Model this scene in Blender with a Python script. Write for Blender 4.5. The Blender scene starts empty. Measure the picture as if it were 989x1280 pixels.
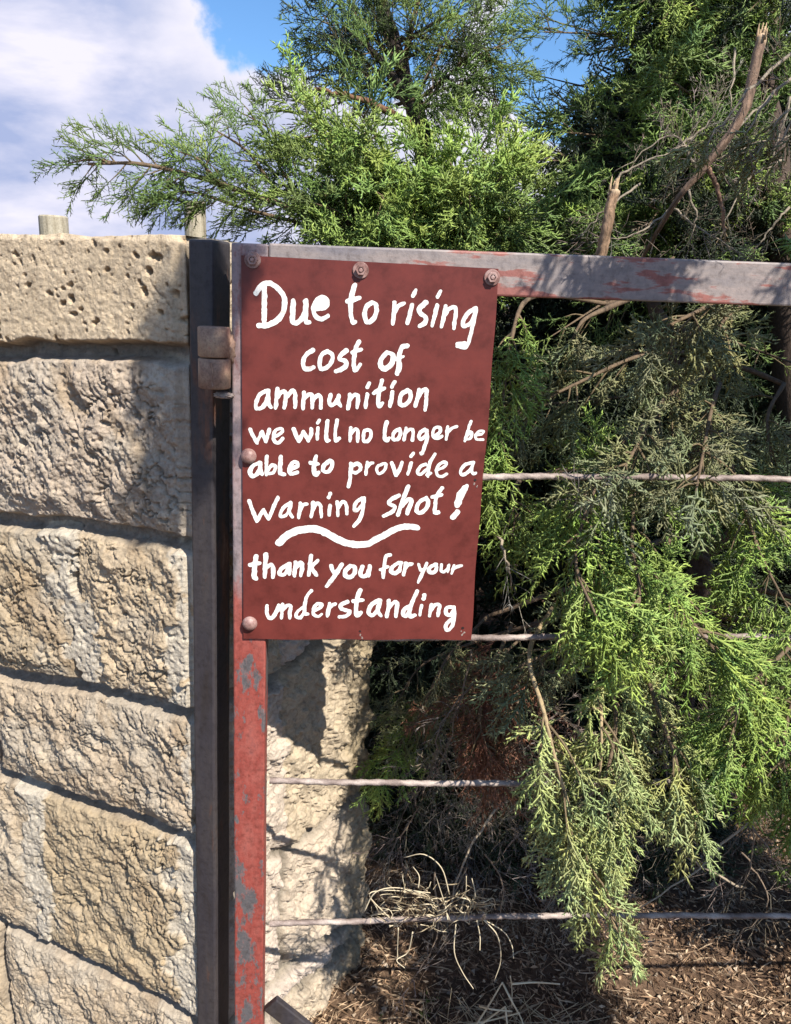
import bpy, bmesh, math, random
import numpy as np
from mathutils import Vector, Matrix

random.seed(7)
rng = np.random.RandomState(11)
scene = bpy.context.scene
C = scene.collection

# ------------------------------------------------------------------ camera
CAM_H = 1.5
F_PX = 980.0
PITCH, ROLL = math.radians(15.0), math.radians(2.3)
_F = Vector((0, math.cos(PITCH), -math.sin(PITCH)))
_U0 = Vector((0, math.sin(PITCH), math.cos(PITCH)))
_R0 = Vector((1, 0, 0))
_R = _R0 * math.cos(ROLL) + _U0 * math.sin(ROLL)
_U = _U0 * math.cos(ROLL) - _R0 * math.sin(ROLL)
CAM = Vector((0, 0, CAM_H))

cam_d = bpy.data.cameras.new('camera')
cam = bpy.data.objects.new('camera', cam_d)
C.objects.link(cam)
cam_d.sensor_fit = 'VERTICAL'
cam_d.sensor_height = 24.0
cam_d.lens = 24.0 * F_PX / 1280.0
cam_d.clip_start = 0.02
cam_d.clip_end = 2000
M = Matrix.Identity(4)
for i in range(3):
    M[i][0] = _R[i]; M[i][1] = _U[i]; M[i][2] = -_F[i]; M[i][3] = CAM[i]
cam.matrix_world = M
scene.camera = cam

# ------------------------------------------------------------------ sun + sky
SUN_AZ, SUN_EL = math.radians(38), math.radians(47)     # azimuth: right of straight behind the viewer
SUN_DIR = Vector((math.sin(SUN_AZ) * math.cos(SUN_EL), -math.cos(SUN_AZ) * math.cos(SUN_EL), math.sin(SUN_EL)))
sl = bpy.data.lights.new('sun', 'SUN')
sl.energy = 5.0
sl.angle = math.radians(0.5)
sl.color = (1.0, 0.93, 0.82)
so = bpy.data.objects.new('sun', sl)
C.objects.link(so)
so.rotation_euler = SUN_DIR.to_track_quat('Z', 'Y').to_euler()
so.location = SUN_DIR * 20

scene.view_settings.view_transform = 'Standard'
scene.view_settings.look = 'None'
scene.view_settings.exposure = 0.85
scene.view_settings.gamma = 1.0
scene.view_settings.use_curve_mapping = False

def pxdir(px, py):
    return _F + _R * ((px - 494.5) / F_PX) - _U * ((py - 640.0) / F_PX)

def at(px, py, depth):
    """world point seen at a photo pixel, at a horizontal distance in front of the camera"""
    d = pxdir(px, py)
    return CAM + d * (depth / d.y)

def hit(px, py, P, n):
    d = pxdir(px, py)
    return CAM + d * ((P - CAM).dot(n) / d.dot(n))

world = bpy.data.worlds.new('World')
scene.world = world
world.use_nodes = True
nt = world.node_tree
nt.nodes.clear()
N = nt.nodes.new
L = nt.links.new
out = N('ShaderNodeOutputWorld')
bg = N('ShaderNodeBackground')
sky = N('ShaderNodeTexSky')
sky.sky_type = 'NISHITA'
sky.sun_disc = False
sky.sun_elevation = SUN_EL
sky.sun_rotation = math.pi - SUN_AZ
sky.air_density = 1.0
sky.dust_density = 0.3
sky.ozone_density = 3.0
bg.inputs['Strength'].default_value = 0.10
tc = N('ShaderNodeTexCoord')
def wmath(op, a, b=None, clamp=False):
    n = N('ShaderNodeMath'); n.operation = op; n.use_clamp = clamp
    for i, v in enumerate((a, b)):
        if v is None: continue
        if isinstance(v, (int, float)): n.inputs[i].default_value = v
        else: L(v, n.inputs[i])
    return n.outputs[0]
def wnoise(scale, detail, rough=0.5, dist=0.0, stretch=(1, 1, 1)):
    mp = N('ShaderNodeMapping'); mp.inputs['Scale'].default_value = stretch
    L(tc.outputs['Generated'], mp.inputs['Vector'])
    n = N('ShaderNodeTexNoise'); n.inputs['Scale'].default_value = scale
    n.inputs['Detail'].default_value = detail; n.inputs['Roughness'].default_value = rough
    n.inputs['Distortion'].default_value = dist
    L(mp.outputs[0], n.inputs['Vector']); return n.outputs['Fac']
pk = pxdir(440, -110).normalized()          # the patch of open blue
vd = N('ShaderNodeVectorMath'); vd.operation = 'DISTANCE'
L(tc.outputs['Generated'], vd.inputs[0]); vd.inputs[1].default_value = pk
vd2 = N('ShaderNodeVectorMath'); vd2.operation = 'DISTANCE'
L(tc.outputs['Generated'], vd2.inputs[0]); vd2.inputs[1].default_value = pxdir(720, 60).normalized()
n1 = wnoise(9.0, 8, 0.55)
edge = wmath('ADD', wmath('MINIMUM', vd.outputs['Value'], wmath('ADD', vd2.outputs['Value'], 0.07)), wmath('MULTIPLY', wmath('SUBTRACT', n1, 0.5), 0.17))
mr = N('ShaderNodeMapRange'); mr.interpolation_type = 'SMOOTHSTEP'
L(edge, mr.inputs['Value'])
mr.inputs['From Min'].default_value = 0.162; mr.inputs['From Max'].default_value = 0.182
dv = N('ShaderNodeVectorMath'); dv.operation = 'DISTANCE'
L(tc.outputs['Generated'], dv.inputs[0]); dv.inputs[1].default_value = pxdir(200, 120).normalized()
far = N('ShaderNodeMapRange'); L(dv.outputs['Value'], far.inputs['Value'])
far.inputs['From Min'].default_value = 0.75; far.inputs['From Max'].default_value = 1.05
brk = N('ShaderNodeMapRange'); L(wnoise(2.6, 7, 0.55), brk.inputs['Value'])
brk.inputs['From Min'].default_value = 0.52; brk.inputs['From Max'].default_value = 0.62
cover = wmath('ADD', wmath('SUBTRACT', 1.0, far.outputs['Result']), wmath('MULTIPLY', far.outputs['Result'], brk.outputs['Result']), True)
n2 = wnoise(4.5, 7, 0.55, 0.2, (1, 1, 2.4))
cr = N('ShaderNodeValToRGB')
L(n2, cr.inputs['Fac'])
cr.color_ramp.elements[0].position = 0.40; cr.color_ramp.elements[0].color = (2.4, 2.85, 4.4, 1)
cr.color_ramp.elements[1].position = 0.62; cr.color_ramp.elements[1].color = (5.3, 5.15, 5.9, 1)
mx = N('ShaderNodeMix'); mx.data_type = 'RGBA'
L(wmath('MULTIPLY', mr.outputs['Result'], cover), mx.inputs['Factor'])
tnt = N('ShaderNodeMix'); tnt.data_type = 'RGBA'; tnt.blend_type = 'MULTIPLY'; tnt.inputs['Factor'].default_value = 1.0
L(sky.outputs['Color'], tnt.inputs[6]); tnt.inputs[7].default_value = (0.66, 0.88, 1.05, 1)
rim = N('ShaderNodeMapRange'); L(edge, rim.inputs['Value'])          # thick bright lobes along the edge of the cloud bank
rim.inputs['From Min'].default_value = 0.17; rim.inputs['From Max'].default_value = 0.27; rim.inputs['To Min'].default_value = 0.75; rim.inputs['To Max'].default_value = 0.0
mr2 = N('ShaderNodeMix'); mr2.data_type = 'RGBA'; L(rim.outputs['Result'], mr2.inputs['Factor'])
L(cr.outputs['Color'], mr2.inputs[6]); mr2.inputs[7].default_value = (5.6, 5.4, 5.9, 1)
L(tnt.outputs[2], mx.inputs[6]); L(mr2.outputs[2], mx.inputs[7])
L(mx.outputs[2], bg.inputs['Color'])
L(bg.outputs[0], out.inputs['Surface'])

# ------------------------------------------------------------------ helpers
def tag(o, label=None, cat=None, group=None, kind=None):
    if label: o['label'] = label
    if cat: o['category'] = cat
    if group: o['group'] = group
    if kind: o['kind'] = kind
    return o

def empty(name, loc=(0, 0, 0)):
    o = bpy.data.objects.new(name, None)
    o.empty_display_size = 0.1
    C.objects.link(o); o.location = loc
    return o

def link(name, me, mat, parent=None):
    o = bpy.data.objects.new(name, me)
    if mat: me.materials.append(mat)
    C.objects.link(o)
    if parent:
        o.parent = parent
        o.matrix_parent_inverse = Matrix.Translation(parent.location).inverted()
    return o

def np_mesh(name, V, faces, col=None, smooth=True):
    """V (n,3); faces: list of int arrays (m,k)."""
    me = bpy.data.meshes.new(name)
    V = np.asarray(V, np.float32)
    me.vertices.add(len(V)); me.vertices.foreach_set('co', V.ravel())
    loops, starts, tot, k0 = [], [], [], 0
    for f in faces:
        f = np.asarray(f, np.int32)
        if len(f) == 0: continue
        loops.append(f.ravel())
        starts.append(k0 + np.arange(len(f), dtype=np.int32) * f.shape[1])
        tot.append(np.full(len(f), f.shape[1], np.int32))
        k0 += f.size
    loops = np.concatenate(loops); starts = np.concatenate(starts); tot = np.concatenate(tot)
    me.loops.add(len(loops)); me.loops.foreach_set('vertex_index', loops)
    me.polygons.add(len(starts))
    me.polygons.foreach_set('loop_start', starts)
    me.polygons.foreach_set('loop_total', tot)
    me.polygons.foreach_set('use_smooth', np.full(len(starts), smooth, bool))
    if col is not None:
        a = me.attributes.new('tint', 'FLOAT_COLOR', 'POINT')
        c4 = np.ones((len(V), 4), np.float32); c4[:, :3] = col
        a.data.foreach_set('color', c4.ravel())
    me.update(calc_edges=True)
    me.validate()
    return me

def bm_mesh(name, bm, smooth=False):
    me = bpy.data.meshes.new(name)
    bmesh.ops.recalc_face_normals(bm, faces=bm.faces)
    bm.to_mesh(me); bm.free()
    if smooth:
        me.polygons.foreach_set('use_smooth', [True] * len(me.polygons))
    return me

# --- numpy noise
def _hash(ix, iy, seed):
    h = (ix.astype(np.int64) * 374761393 + iy.astype(np.int64) * 668265263 + seed * 974634777) & 0xffffffff
    h = ((h ^ (h >> 13)) * 1274126177) & 0xffffffff
    h = h ^ (h >> 16)
    return (h & 0xffff).astype(np.float64) / 65535.0
def vnoise(x, y, seed=0):
    ix = np.floor(x); iy = np.floor(y); fx = x - ix; fy = y - iy
    fx = fx * fx * fx * (fx * (fx * 6 - 15) + 10); fy = fy * fy * fy * (fy * (fy * 6 - 15) + 10)
    a = _hash(ix, iy, seed); b = _hash(ix + 1, iy, seed); c = _hash(ix, iy + 1, seed); d = _hash(ix + 1, iy + 1, seed)
    return (a * (1 - fx) + b * fx) * (1 - fy) + (c * (1 - fx) + d * fx) * fy - 0.5
def fbm(x, y, seed=0, oct=4, gain=0.5):
    s = 0; a = 1.0
    for o in range(oct):
        s = s + a * vnoise(x * 2 ** o, y * 2 ** o, seed + 17 * o); a *= gain
    return s
def sstep(a, b, x):
    t = np.clip((x - a) / (b - a), 0, 1); return t * t * (3 - 2 * t)

# --- materials
def new_mat(name):
    m = bpy.data.materials.new(name); m.use_nodes = True
    t = m.node_tree
    b = t.nodes['Principled BSDF']
    return m, t, b
def nnode(t, kind, **kw):
    n = t.nodes.new(kind)
    for k, v in kw.items():
        if k in n.inputs: n.inputs[k].default_value = v
        else: setattr(n, k, v)
    return n
def noise_fac(t, scale, detail=6, rough=0.6, stretch=None, dist=0.0):
    tcn = t.nodes.new('ShaderNodeTexCoord')
    src = tcn.outputs['Object']
    if stretch:
        mp = t.nodes.new('ShaderNodeMapping'); mp.inputs['Scale'].default_value = stretch
        t.links.new(src, mp.inputs['Vector']); src = mp.outputs[0]
    n = nnode(t, 'ShaderNodeTexNoise', Scale=scale, Detail=detail, Roughness=rough, Distortion=dist)
    t.links.new(src, n.inputs['Vector'])
    return n.outputs['Fac']
def ramp(t, fac, stops):
    r = t.nodes.new('ShaderNodeValToRGB')
    e = r.color_ramp.elements
    while len(e) < len(stops): e.new(0.5)
    for i, (p, c) in enumerate(stops):
        e[i].position = p; e[i].color = (*c, 1)
    t.links.new(fac, r.inputs['Fac'])
    return r.outputs['Color']
def mixc(t, fac, a, b, blend='MIX'):
    m = t.nodes.new('ShaderNodeMix'); m.data_type = 'RGBA'; m.blend_type = blend
    for sock, v in ((m.inputs['Factor'], fac), (m.inputs[6], a), (m.inputs[7], b)):
        if isinstance(v, (int, float)): sock.default_value = v
        elif isinstance(v, tuple): sock.default_value = (*v, 1)
        else: t.links.new(v, sock)
    return m.outputs[2]
def bump(t, b, h, dist, strength=1.0):
    n = nnode(t, 'ShaderNodeBump', Strength=strength, Distance=dist)
    t.links.new(h, n.inputs['Height']); t.links.new(n.outputs[0], b.inputs['Normal'])

def stone_material():
    m, t, b = new_mat('stone')
    at_ = nnode(t, 'ShaderNodeAttribute', attribute_name='tint')
    f = noise_fac(t, 38, 8, 0.65)
    f2 = noise_fac(t, 160, 5, 0.7)
    c = mixc(t, 1.0, at_.outputs['Color'], ramp(t, f, [(0.25, (0.62, 0.60, 0.58)), (0.5, (1, 1, 1)), (0.75, (1.18, 1.15, 1.08))]), 'MULTIPLY')
    c = mixc(t, 1.0, c, ramp(t, f2, [(0.3, (0.72, 0.70, 0.68)), (0.5, (1, 1, 1)), (0.7, (1.12, 1.1, 1.08))]), 'MULTIPLY')
    t.links.new(c, b.inputs['Base Color'])
    b.inputs['Roughness'].default_value = 0.95
    b.inputs['Specular IOR Level'].default_value = 0.15
    f3 = noise_fac(t, 420, 4, 0.75)
    mm = t.nodes.new('ShaderNodeMath'); mm.operation = 'MULTIPLY_ADD'; mm.inputs[1].default_value = 0.5
    t.links.new(f3, mm.inputs[0]); t.links.new(f2, mm.inputs[2])
    bump(t, b, mm.outputs[0], 0.003)
    return m
def painted(name, stops, scale, stretch=None, rough=0.55, bumpd=0.0006, spec=0.4):
    m, t, b = new_mat(name)
    f = noise_fac(t, scale, 9, 0.62, stretch)
    f2 = noise_fac(t, scale * 14, 5, 0.7)
    c = ramp(t, f, stops)
    c = mixc(t, 1.0, c, ramp(t, f2, [(0.3, (0.65, 0.62, 0.6)), (0.5, (1, 1, 1)), (0.72, (1.2, 1.18, 1.15))]), 'MULTIPLY')
    t.links.new(c, b.inputs['Base Color'])
    b.inputs['Roughness'].default_value = rough
    b.inputs['Specular IOR Level'].default_value = spec
    mm = t.nodes.new('ShaderNodeMath'); mm.operation = 'ADD'
    t.links.new(f, mm.inputs[0]); t.links.new(f2, mm.inputs[1])
    bump(t, b, mm.outputs[0], bumpd)
    return m
def attr_material(name, rough=0.6, trans=0.0, vary=60):
    m, t, b = new_mat(name)
    at_ = nnode(t, 'ShaderNodeAttribute', attribute_name='tint')
    c = at_.outputs['Color']
    if vary:
        f = noise_fac(t, vary, 4, 0.6)
        c = mixc(t, 1.0, c, ramp(t, f, [(0.25, (0.6, 0.6, 0.6)), (0.5, (1, 1, 1)), (0.75, (1.3, 1.25, 1.2))]), 'MULTIPLY')
    t.links.new(c, b.inputs['Base Color'])
    b.inputs['Roughness'].default_value = rough
    b.inputs['Specular IOR Level'].default_value = 0.3
    if name == 'bark':
        bump(t, b, noise_fac(t, 120, 6, 0.7, (1, 1, 0.25)), 0.004)
    if trans:
        tr = t.nodes.new('ShaderNodeBsdfTranslucent'); t.links.new(c, tr.inputs['Color'])
        ms = t.nodes.new('ShaderNodeMixShader'); ms.inputs[0].default_value = trans
        t.links.new(b.outputs[0], ms.inputs[1]); t.links.new(tr.outputs[0], ms.inputs[2])
        t.links.new(ms.outputs[0], t.nodes['Material Output'].inputs['Surface'])
    return m

MAT = {}
MAT['stone'] = stone_material()
RED = (0.22, 0.042, 0.032); DGREY = (0.085, 0.08, 0.085); LGREY = (0.215, 0.185, 0.18)
MAT['stile'] = painted('red_chipped_paint', [(0.36, DGREY), (0.44, (0.16, 0.11, 0.11)), (0.47, RED), (0.62, (0.36, 0.08, 0.06)), (0.75, (0.2, 0.05, 0.05))], 9, (2.2, 2.2, 0.8))
def stile_material():
    m, t, b = new_mat('stile_paint')
    f = noise_fac(t, 10, 12, 0.74, (2.2, 2.2, 0.8)); f2 = noise_fac(t, 130, 5, 0.7); f3 = noise_fac(t, 16, 8, 0.65, (1.5, 1.5, 0.6))
    red = ramp(t, f, [(0.425, DGREY), (0.455, (0.15, 0.10, 0.10)), (0.465, RED), (0.60, (0.27, 0.075, 0.06)), (0.72, (0.15, 0.05, 0.05))])
    gry = ramp(t, f3, [(0.3, (0.12, 0.10, 0.11)), (0.48, (0.22, 0.175, 0.18)), (0.56, (0.28, 0.20, 0.20)), (0.62, (0.22, 0.09, 0.08)), (0.7, (0.12, 0.05, 0.05))])
    sp = t.nodes.new('ShaderNodeSeparateXYZ'); tcn = t.nodes.new('ShaderNodeTexCoord'); t.links.new(tcn.outputs['Object'], sp.inputs[0])
    ad = t.nodes.new('ShaderNodeMath'); ad.operation = 'MULTIPLY_ADD'; ad.inputs[1].default_value = 0.25
    t.links.new(f3, ad.inputs[0]); t.links.new(sp.outputs['Z'], ad.inputs[2])
    mr_ = t.nodes.new('ShaderNodeMapRange'); t.links.new(ad.outputs[0], mr_.inputs['Value'])
    mr_.inputs['From Min'].default_value = STILE_Z; mr_.inputs['From Max'].default_value = STILE_Z + 0.06
    c = mixc(t, mr_.outputs[0], red, gry)
    c = mixc(t, 1.0, c, ramp(t, f2, [(0.3, (0.6, 0.57, 0.55)), (0.5, (1, 1, 1)), (0.72, (1.2, 1.18, 1.15))]), 'MULTIPLY')
    t.links.new(c, b.inputs['Base Color']); b.inputs['Roughness'].default_value = 0.55
    bump(t, b, f2, 0.0006)
    return m
STILE_Z = CAM_H - 0.43 + 0.12
MAT['stile'] = stile_material()
MAT['rail'] = painted('grey_worn_paint', [(0.30, (0.15, 0.14, 0.16)), (0.45, LGREY), (0.50, (0.26, 0.215, 0.205)), (0.52, (0.25, 0.10, 0.085)), (0.66, (0.22, 0.075, 0.065)), (0.72, (0.12, 0.10, 0.10))], 7, (0.6, 1, 3.0))
MAT['post'] = painted('dark_post_paint', [(0.3, (0.03, 0.023, 0.02)), (0.46, (0.038, 0.034, 0.040)), (0.58, (0.05, 0.043, 0.044)), (0.64, (0.12, 0.055, 0.035)), (0.74, (0.28, 0.18, 0.13))], 8, (2, 2, 0.4))
MAT['rust'] = painted('rusty_steel', [(0.3, (0.12, 0.06, 0.05)), (0.48, (0.27, 0.17, 0.12)), (0.6, (0.36, 0.25, 0.17)), (0.75, (0.30, 0.10, 0.08))], 26, None, 0.7)
MAT['bar'] = painted('weathered_bar_steel', [(0.3, (0.09, 0.065, 0.055)), (0.48, (0.235, 0.185, 0.165)), (0.65, (0.42, 0.36, 0.32))], 30, (0.6, 1, 1), 0.65)
MAT['bolt'] = painted('bolt_steel', [(0.3, (0.10, 0.05, 0.042)), (0.48, (0.23, 0.13, 0.115)), (0.62, (0.34, 0.23, 0.21))], 60, None, 0.45, 0.0001)
MAT['panel'] = painted('sign_red_paint', [(0.3, (0.112, 0.0225, 0.0185)), (0.5, (0.121, 0.025, 0.0205)), (0.68, (0.134, 0.030, 0.025))], 2.2, None, 0.42, 0.00008, 0.35)
MAT['white'] = painted('white_brush_paint', [(0.24, (0.42, 0.30, 0.28)), (0.36, (0.66, 0.63, 0.60)), (0.5, (0.76, 0.75, 0.72)), (0.7, (0.82, 0.82, 0.79))], 45, (1, 1, 2.2), 0.5, 0.0004)
MAT['hole'], _t, _b = new_mat('hole_shade'); _b.inputs['Base Color'].default_value = (0.02, 0.01, 0.01, 1)
MAT['leaf'] = attr_material('juniper_leaf', 0.5, 0.14, 90)
MAT['bark'] = attr_material('bark', 0.9, 0, 120)
MAT['straw'] = attr_material('dry_straw', 0.7, 0.15, 0)
MAT['litter'] = attr_material('leaf_litter', 0.9, 0, 0)
MAT['fencewood'] = painted('weathered_wood', [(0.3, (0.22, 0.19, 0.13)), (0.5, (0.36, 0.32, 0.24)), (0.7, (0.45, 0.41, 0.32))], 10, (4, 4, 0.5), 0.9)

# ------------------------------------------------------------------ ground
def build_ground():
    m, t, b = new_mat('earth')
    f = noise_fac(t, 3.5, 10, 0.65); f2 = noise_fac(t, 55, 8, 0.7)
    c = ramp(t, f, [(0.3, (0.07, 0.045, 0.032)), (0.5, (0.12, 0.078, 0.053)), (0.7, (0.20, 0.135, 0.09))])
    c = mixc(t, 1.0, c, ramp(t, f2, [(0.3, (0.45, 0.45, 0.45)), (0.5, (1, 1, 1)), (0.7, (1.4, 1.35, 1.3))]), 'MULTIPLY')
    t.links.new(c, b.inputs['Base Color']); b.inputs['Roughness'].default_value = 1.0
    b.inputs['Specular IOR Level'].default_value = 0.1
    bump(t, b, f2, 0.012)
    g = np.concatenate([-np.geomspace(4, 900, 14)[::-1], np.linspace(-3.9, 3.9, 200), np.geomspace(4, 900, 14)])
    X, Y = np.meshgrid(g, g + 1.8, indexing='ij')
    fall = np.exp(-((X) ** 2 + (Y - 1.8) ** 2) / 30.0)
    Z = (0.10 * fbm(X * 1.3, Y * 1.3, 3, 3) + 0.03 * fbm(X * 7, Y * 7, 5, 3)) * fall
    Z += 0.16 * sstep(1.3, 2.6, Y) * sstep(-0.1, 1.0, X) * fall      # low bank under the trees
    n = len(g)
    idx = np.arange(n * n).reshape(n, n)
    q = np.stack([idx[:-1, :-1], idx[1:, :-1], idx[1:, 1:], idx[:-1, 1:]], -1).reshape(-1, 4)
    me = np_mesh('ground', np.stack([X, Y, Z], -1).reshape(-1, 3), [q])
    o = link('ground', me, m); o['kind'] = 'structure'
    def gz(x, y):
        x = np.asarray(x, float); y = np.asarray(y, float)
        fl = np.exp(-((x) ** 2 + (y - 1.8) ** 2) / 30.0)
        return (0.10 * fbm(x * 1.3, y * 1.3, 3, 3) + 0.03 * fbm(x * 7, y * 7, 5, 3)) * fl + 0.16 * sstep(1.3, 2.6, y) * sstep(-0.1, 1.0, x) * fl
    return gz
ground_z = build_ground()
def gz1(x, y): return float(ground_z(np.array([x]), np.array([y]))[0])

# ------------------------------------------------------------------ gate plane / wall plane frames
GATE_D = 1.05
GA = math.radians(4)
G_EX = Vector((math.cos(GA), math.sin(GA), 0)); G_N = Vector((math.sin(GA), -math.cos(GA), 0))   # towards viewer
G_P = Vector((0, GATE_D, CAM_H))
def gate_pt(px, py, off=0.0):
    return hit(px, py, G_P + G_N * off, G_N)

WY = math.radians(20)
W_T = Vector((-math.cos(WY), math.sin(WY), 0))       # along the wall, away to the left
W_N = Vector((-math.sin(WY), -math.cos(WY), 0))      # out of its face
d_ = pxdir(240, 600)
W_P = CAM + d_ * (1.11 / d_.y)
def wall_uv(px, py):
    h = hit(px, py, W_P, W_N); return (h - W_P).dot(W_T), h.z
E_T = Vector((0.55, 0.835, 0)).normalized()          # along the end face, going back
E_N = Vector((E_T.y, -E_T.x, 0))
W_END = W_P - W_T * 0.004
THICK = 0.50

# ------------------------------------------------------------------ stone wall
def build_wall():
    U_FINE, U_MAX = 0.62, 5.0
    z_top = W_P.z * 0 + wall_uv(150, 295)[1]
    # courses: (left pixel, right pixel) of every bed joint
    jl = [((0, 437), (232, 441)), ((0, 646), (232, 676)), ((0, 835), (236, 885)), ((0, 962), (225, 1040)), ((0, 1146), (238, 1262))]
    joints = []
    for a, b_ in jl:
        ua, za = wall_uv(*a); ub, zb = wall_uv(*b_)
        joints.append((ua, za, ub, zb))
    vj = {0: [0.86, 1.5], 1: [0.58, 1.02], 2: [wall_uv(100, 780)[0], 0.74], 3: [wall_uv(3, 980)[0], 0.85], 4: [wall_uv(52, 1080)[0], 0.72], 5: [0.47, 0.9]}
    for k in vj:
        while vj[k][-1] < U_MAX: vj[k].append(vj[k][-1] + random.uniform(0.36, 0.52))
    # perimeter samples
    us = np.concatenate([np.geomspace(U_FINE, U_MAX, 170)[::-1], np.arange(U_FINE - 0.0016, 0.006, -0.0016)])
    path, nrm, par, kind = [], [], [], []
    for u in us:
        p = W_END + W_T * u; path.append(p); nrm.append(W_N.copy()); par.append(u); kind.append(0)
    r = 0.006
    c0 = W_END + W_T * r - W_N * r
    for k in range(1, 7):
        n_ = W_N.lerp(E_N, k / 7).normalized(); path.append(c0 + n_ * r + (E_N * 0)); nrm.append(n_); par.append(0.006 - 0.001 * k); kind.append(0 if k < 4 else 1)
    e0 = W_END + E_T * 0.012
    for e in np.arange(0.0, THICK - 0.08, 0.0025):
        path.append(e0 + E_T * e); nrm.append(E_N.copy()); par.append(e); kind.append(1)
    e1 = e0 + E_T * (THICK - 0.08)
    rb = 0.05; c1 = e1 - E_N * rb
    for k in range(1, 26):
        a = k / 26 * math.radians(118)
        n_ = (E_N * math.cos(a) + E_T * math.sin(a)).normalized()
        path.append(c1 + n_ * rb); nrm.append(n_); par.append(THICK - 0.08 + rb * a); kind.append(1)
    p2 = path[-1]
    for k in range(1, 60):
        path.append(p2 + W_T * (k / 59) ** 2 * U_MAX); nrm.append(-W_N); par.append(THICK + 0.05 + 0.001 * k); kind.append(2)
    path = np.array([tuple(p) for p in path]); nrm = np.array([tuple(p) for p in nrm]); par = np.array(par); kind = np.array(kind)
    zs = np.arange(-0.12, z_top + 0.0005, 0.0017)
    nP, nZ = len(path), len(zs)
    PAR = np.repeat(par[:, None], nZ, 1); Z = np.repeat(zs[None, :], nP, 0); K = np.repeat(kind[:, None], nZ, 1)
    # end face uses its own joints
    ejz = [hit(380, y, W_END, E_N).z for y in (470, 640, 820, 1048, 1197, 1228)]
    Hh = np.zeros((nP, nZ)); COL = np.zeros((nP, nZ, 3))
    MORT = np.array((0.46, 0.415, 0.345)); BASE = np.array((0.40, 0.325, 0.235))
    # ---- front
    fm = kind == 0
    u = PAR[fm]; z = Z[fm]
    zw = z + 0.010 * fbm(u * 9, z * 2, 21, 3) + 0.004 * fbm(u * 60, z * 60, 23, 2)
    uw = u + 0.008 * fbm(u * 3, z * 14, 22, 3) + 0.004 * fbm(u * 60, z * 60, 24, 2)
    course = np.zeros_like(u, int); dist = np.full_like(u, 1.0)
    for i, (ua, za, ub, zb) in enumerate(joints):
        zj = zb + (za - zb) * np.clip((u - ub) / (ua - ub), 0, 1.2)
        course += (zw < zj).astype(int)
        dist = np.minimum(dist, np.abs(zw - zj))
    blk = np.zeros_like(u, int)
    for cidx in range(6):
        mk = course == cidx
        for j, uv_ in enumerate(vj[cidx]):
            dist = np.where(mk, np.minimum(dist, np.abs(uw - uv_) + (0.004 if cidx else 0.004)), dist)
            blk += (mk & (uw > uv_)).astype(int)
    half = 0.0095
    body = sstep(half - 0.003, half + 0.008, dist)
    soft = sstep(half, half + 0.045, dist)
    def terrace(h, st, seed):
        t = h / st; k = np.floor(t); return st * (k + sstep(0.30, 0.62, t - k))
    q = u * np.cos(0.6) - z * np.sin(0.6); q2 = u * np.sin(0.6) + z * np.cos(0.6)      # q2 runs along the tool strokes
    wv = 0.012 * fbm(u * 25, z * 25, 30, 3)
    rock = 0.009 * fbm(u * 9, z * 9, 31, 4)
    led = 0.40 * terrace(0.024 * fbm((q + wv) * 30, (q2 + wv) * 13, 33, 5, 0.6), 0.0062, 0) + 0.27 * terrace(0.020 * fbm(u * 40 + wv * 20, z * 40, 34, 4, 0.6), 0.0045, 0)
    fur = np.abs(vnoise((q + wv) * 75, q2 * 13, 41)) + 0.5 * np.abs(vnoise((q + wv) * 160, q2 * 26, 42))
    gm = np.clip(0.35 + 1.6 * fbm(u * 10, z * 10, 44, 2), 0, 1.2)
    furrow = -0.019 * sstep(0.12, 0.02, fur) * gm
    fine = 0.0022 * fbm(u * 210, z * 210, 46, 3, 0.7)
    ck = np.abs(fbm((u + wv) * 22 + 0.4 * z, (z + wv) * 22, 47, 4, 0.6)); crack = -0.012 * sstep(0.05, 0.0, ck) * sstep(0.05, 0.25, fbm(u * 9, z * 9, 48, 2) + 0.08)
    hole = -0.008 * sstep(0.36, 0.48, vnoise(u * 80, z * 80, 49) + 0.25 * vnoise(u * 190, z * 190, 50))
    hb = 0.010 + 0.008 * soft + (rock + led) * (0.4 + 0.6 * soft) + (furrow + crack + hole) * (0.3 + 0.7 * soft) + fine
    hb0 = 0.020 + 0.0018 * fbm(u * 20, z * 20, 51, 3) + 0.0016 * fbm(u * 150, z * 150, 52, 3, 0.7)
    # lower right corner of the smooth top block carries some tool marks
    tm = sstep(0.14, 0.03, np.hypot((u - 0.03) * 1.0, (z - joints[0][3] - 0.03) * 1.3))
    hb0 = hb0 + furrow * 0.8 * tm
    top = course == 0
    hb = np.where(top, hb0, hb)
    # mortar smears along the right ends and beside the upright joints
    sm = np.zeros_like(u)
    for cidx, (w_) in {2: 0.035, 3: 0.022, 4: 0.055}.items():
        zc = (course == cidx)
        sm = np.maximum(sm, np.where(zc, sstep(w_ + 0.004, w_ - 0.003, u + 0.045 * fbm(u * 24, z * 24, 60 + cidx, 4, 0.6)), 0))
    um = vj[2][0]
    sm = np.maximum(sm, np.where(course == 2, sstep(0.034, 0.029, np.abs(uw - um - 0.25 * (z - joints[1][1] + 0.12)) + 0.04 * fbm(u * 26, z * 26, 71, 4, 0.6)), 0))
    um = vj[4][0]
    sm = np.maximum(sm, np.where(course == 4, sstep(0.025, 0.021, np.abs(uw - um) + 0.025 * fbm(u * 28, z * 28, 72, 4, 0.6)), 0))
    sm = np.maximum(sm, np.where(course == 1, 0.75 * sstep(0.06, 0.03, np.hypot((u - 0.02), (z - joints[0][3] + 0.03) * 1.2) + 0.02 * fbm(u * 22, z * 22, 73, 3)), 0))
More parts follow.
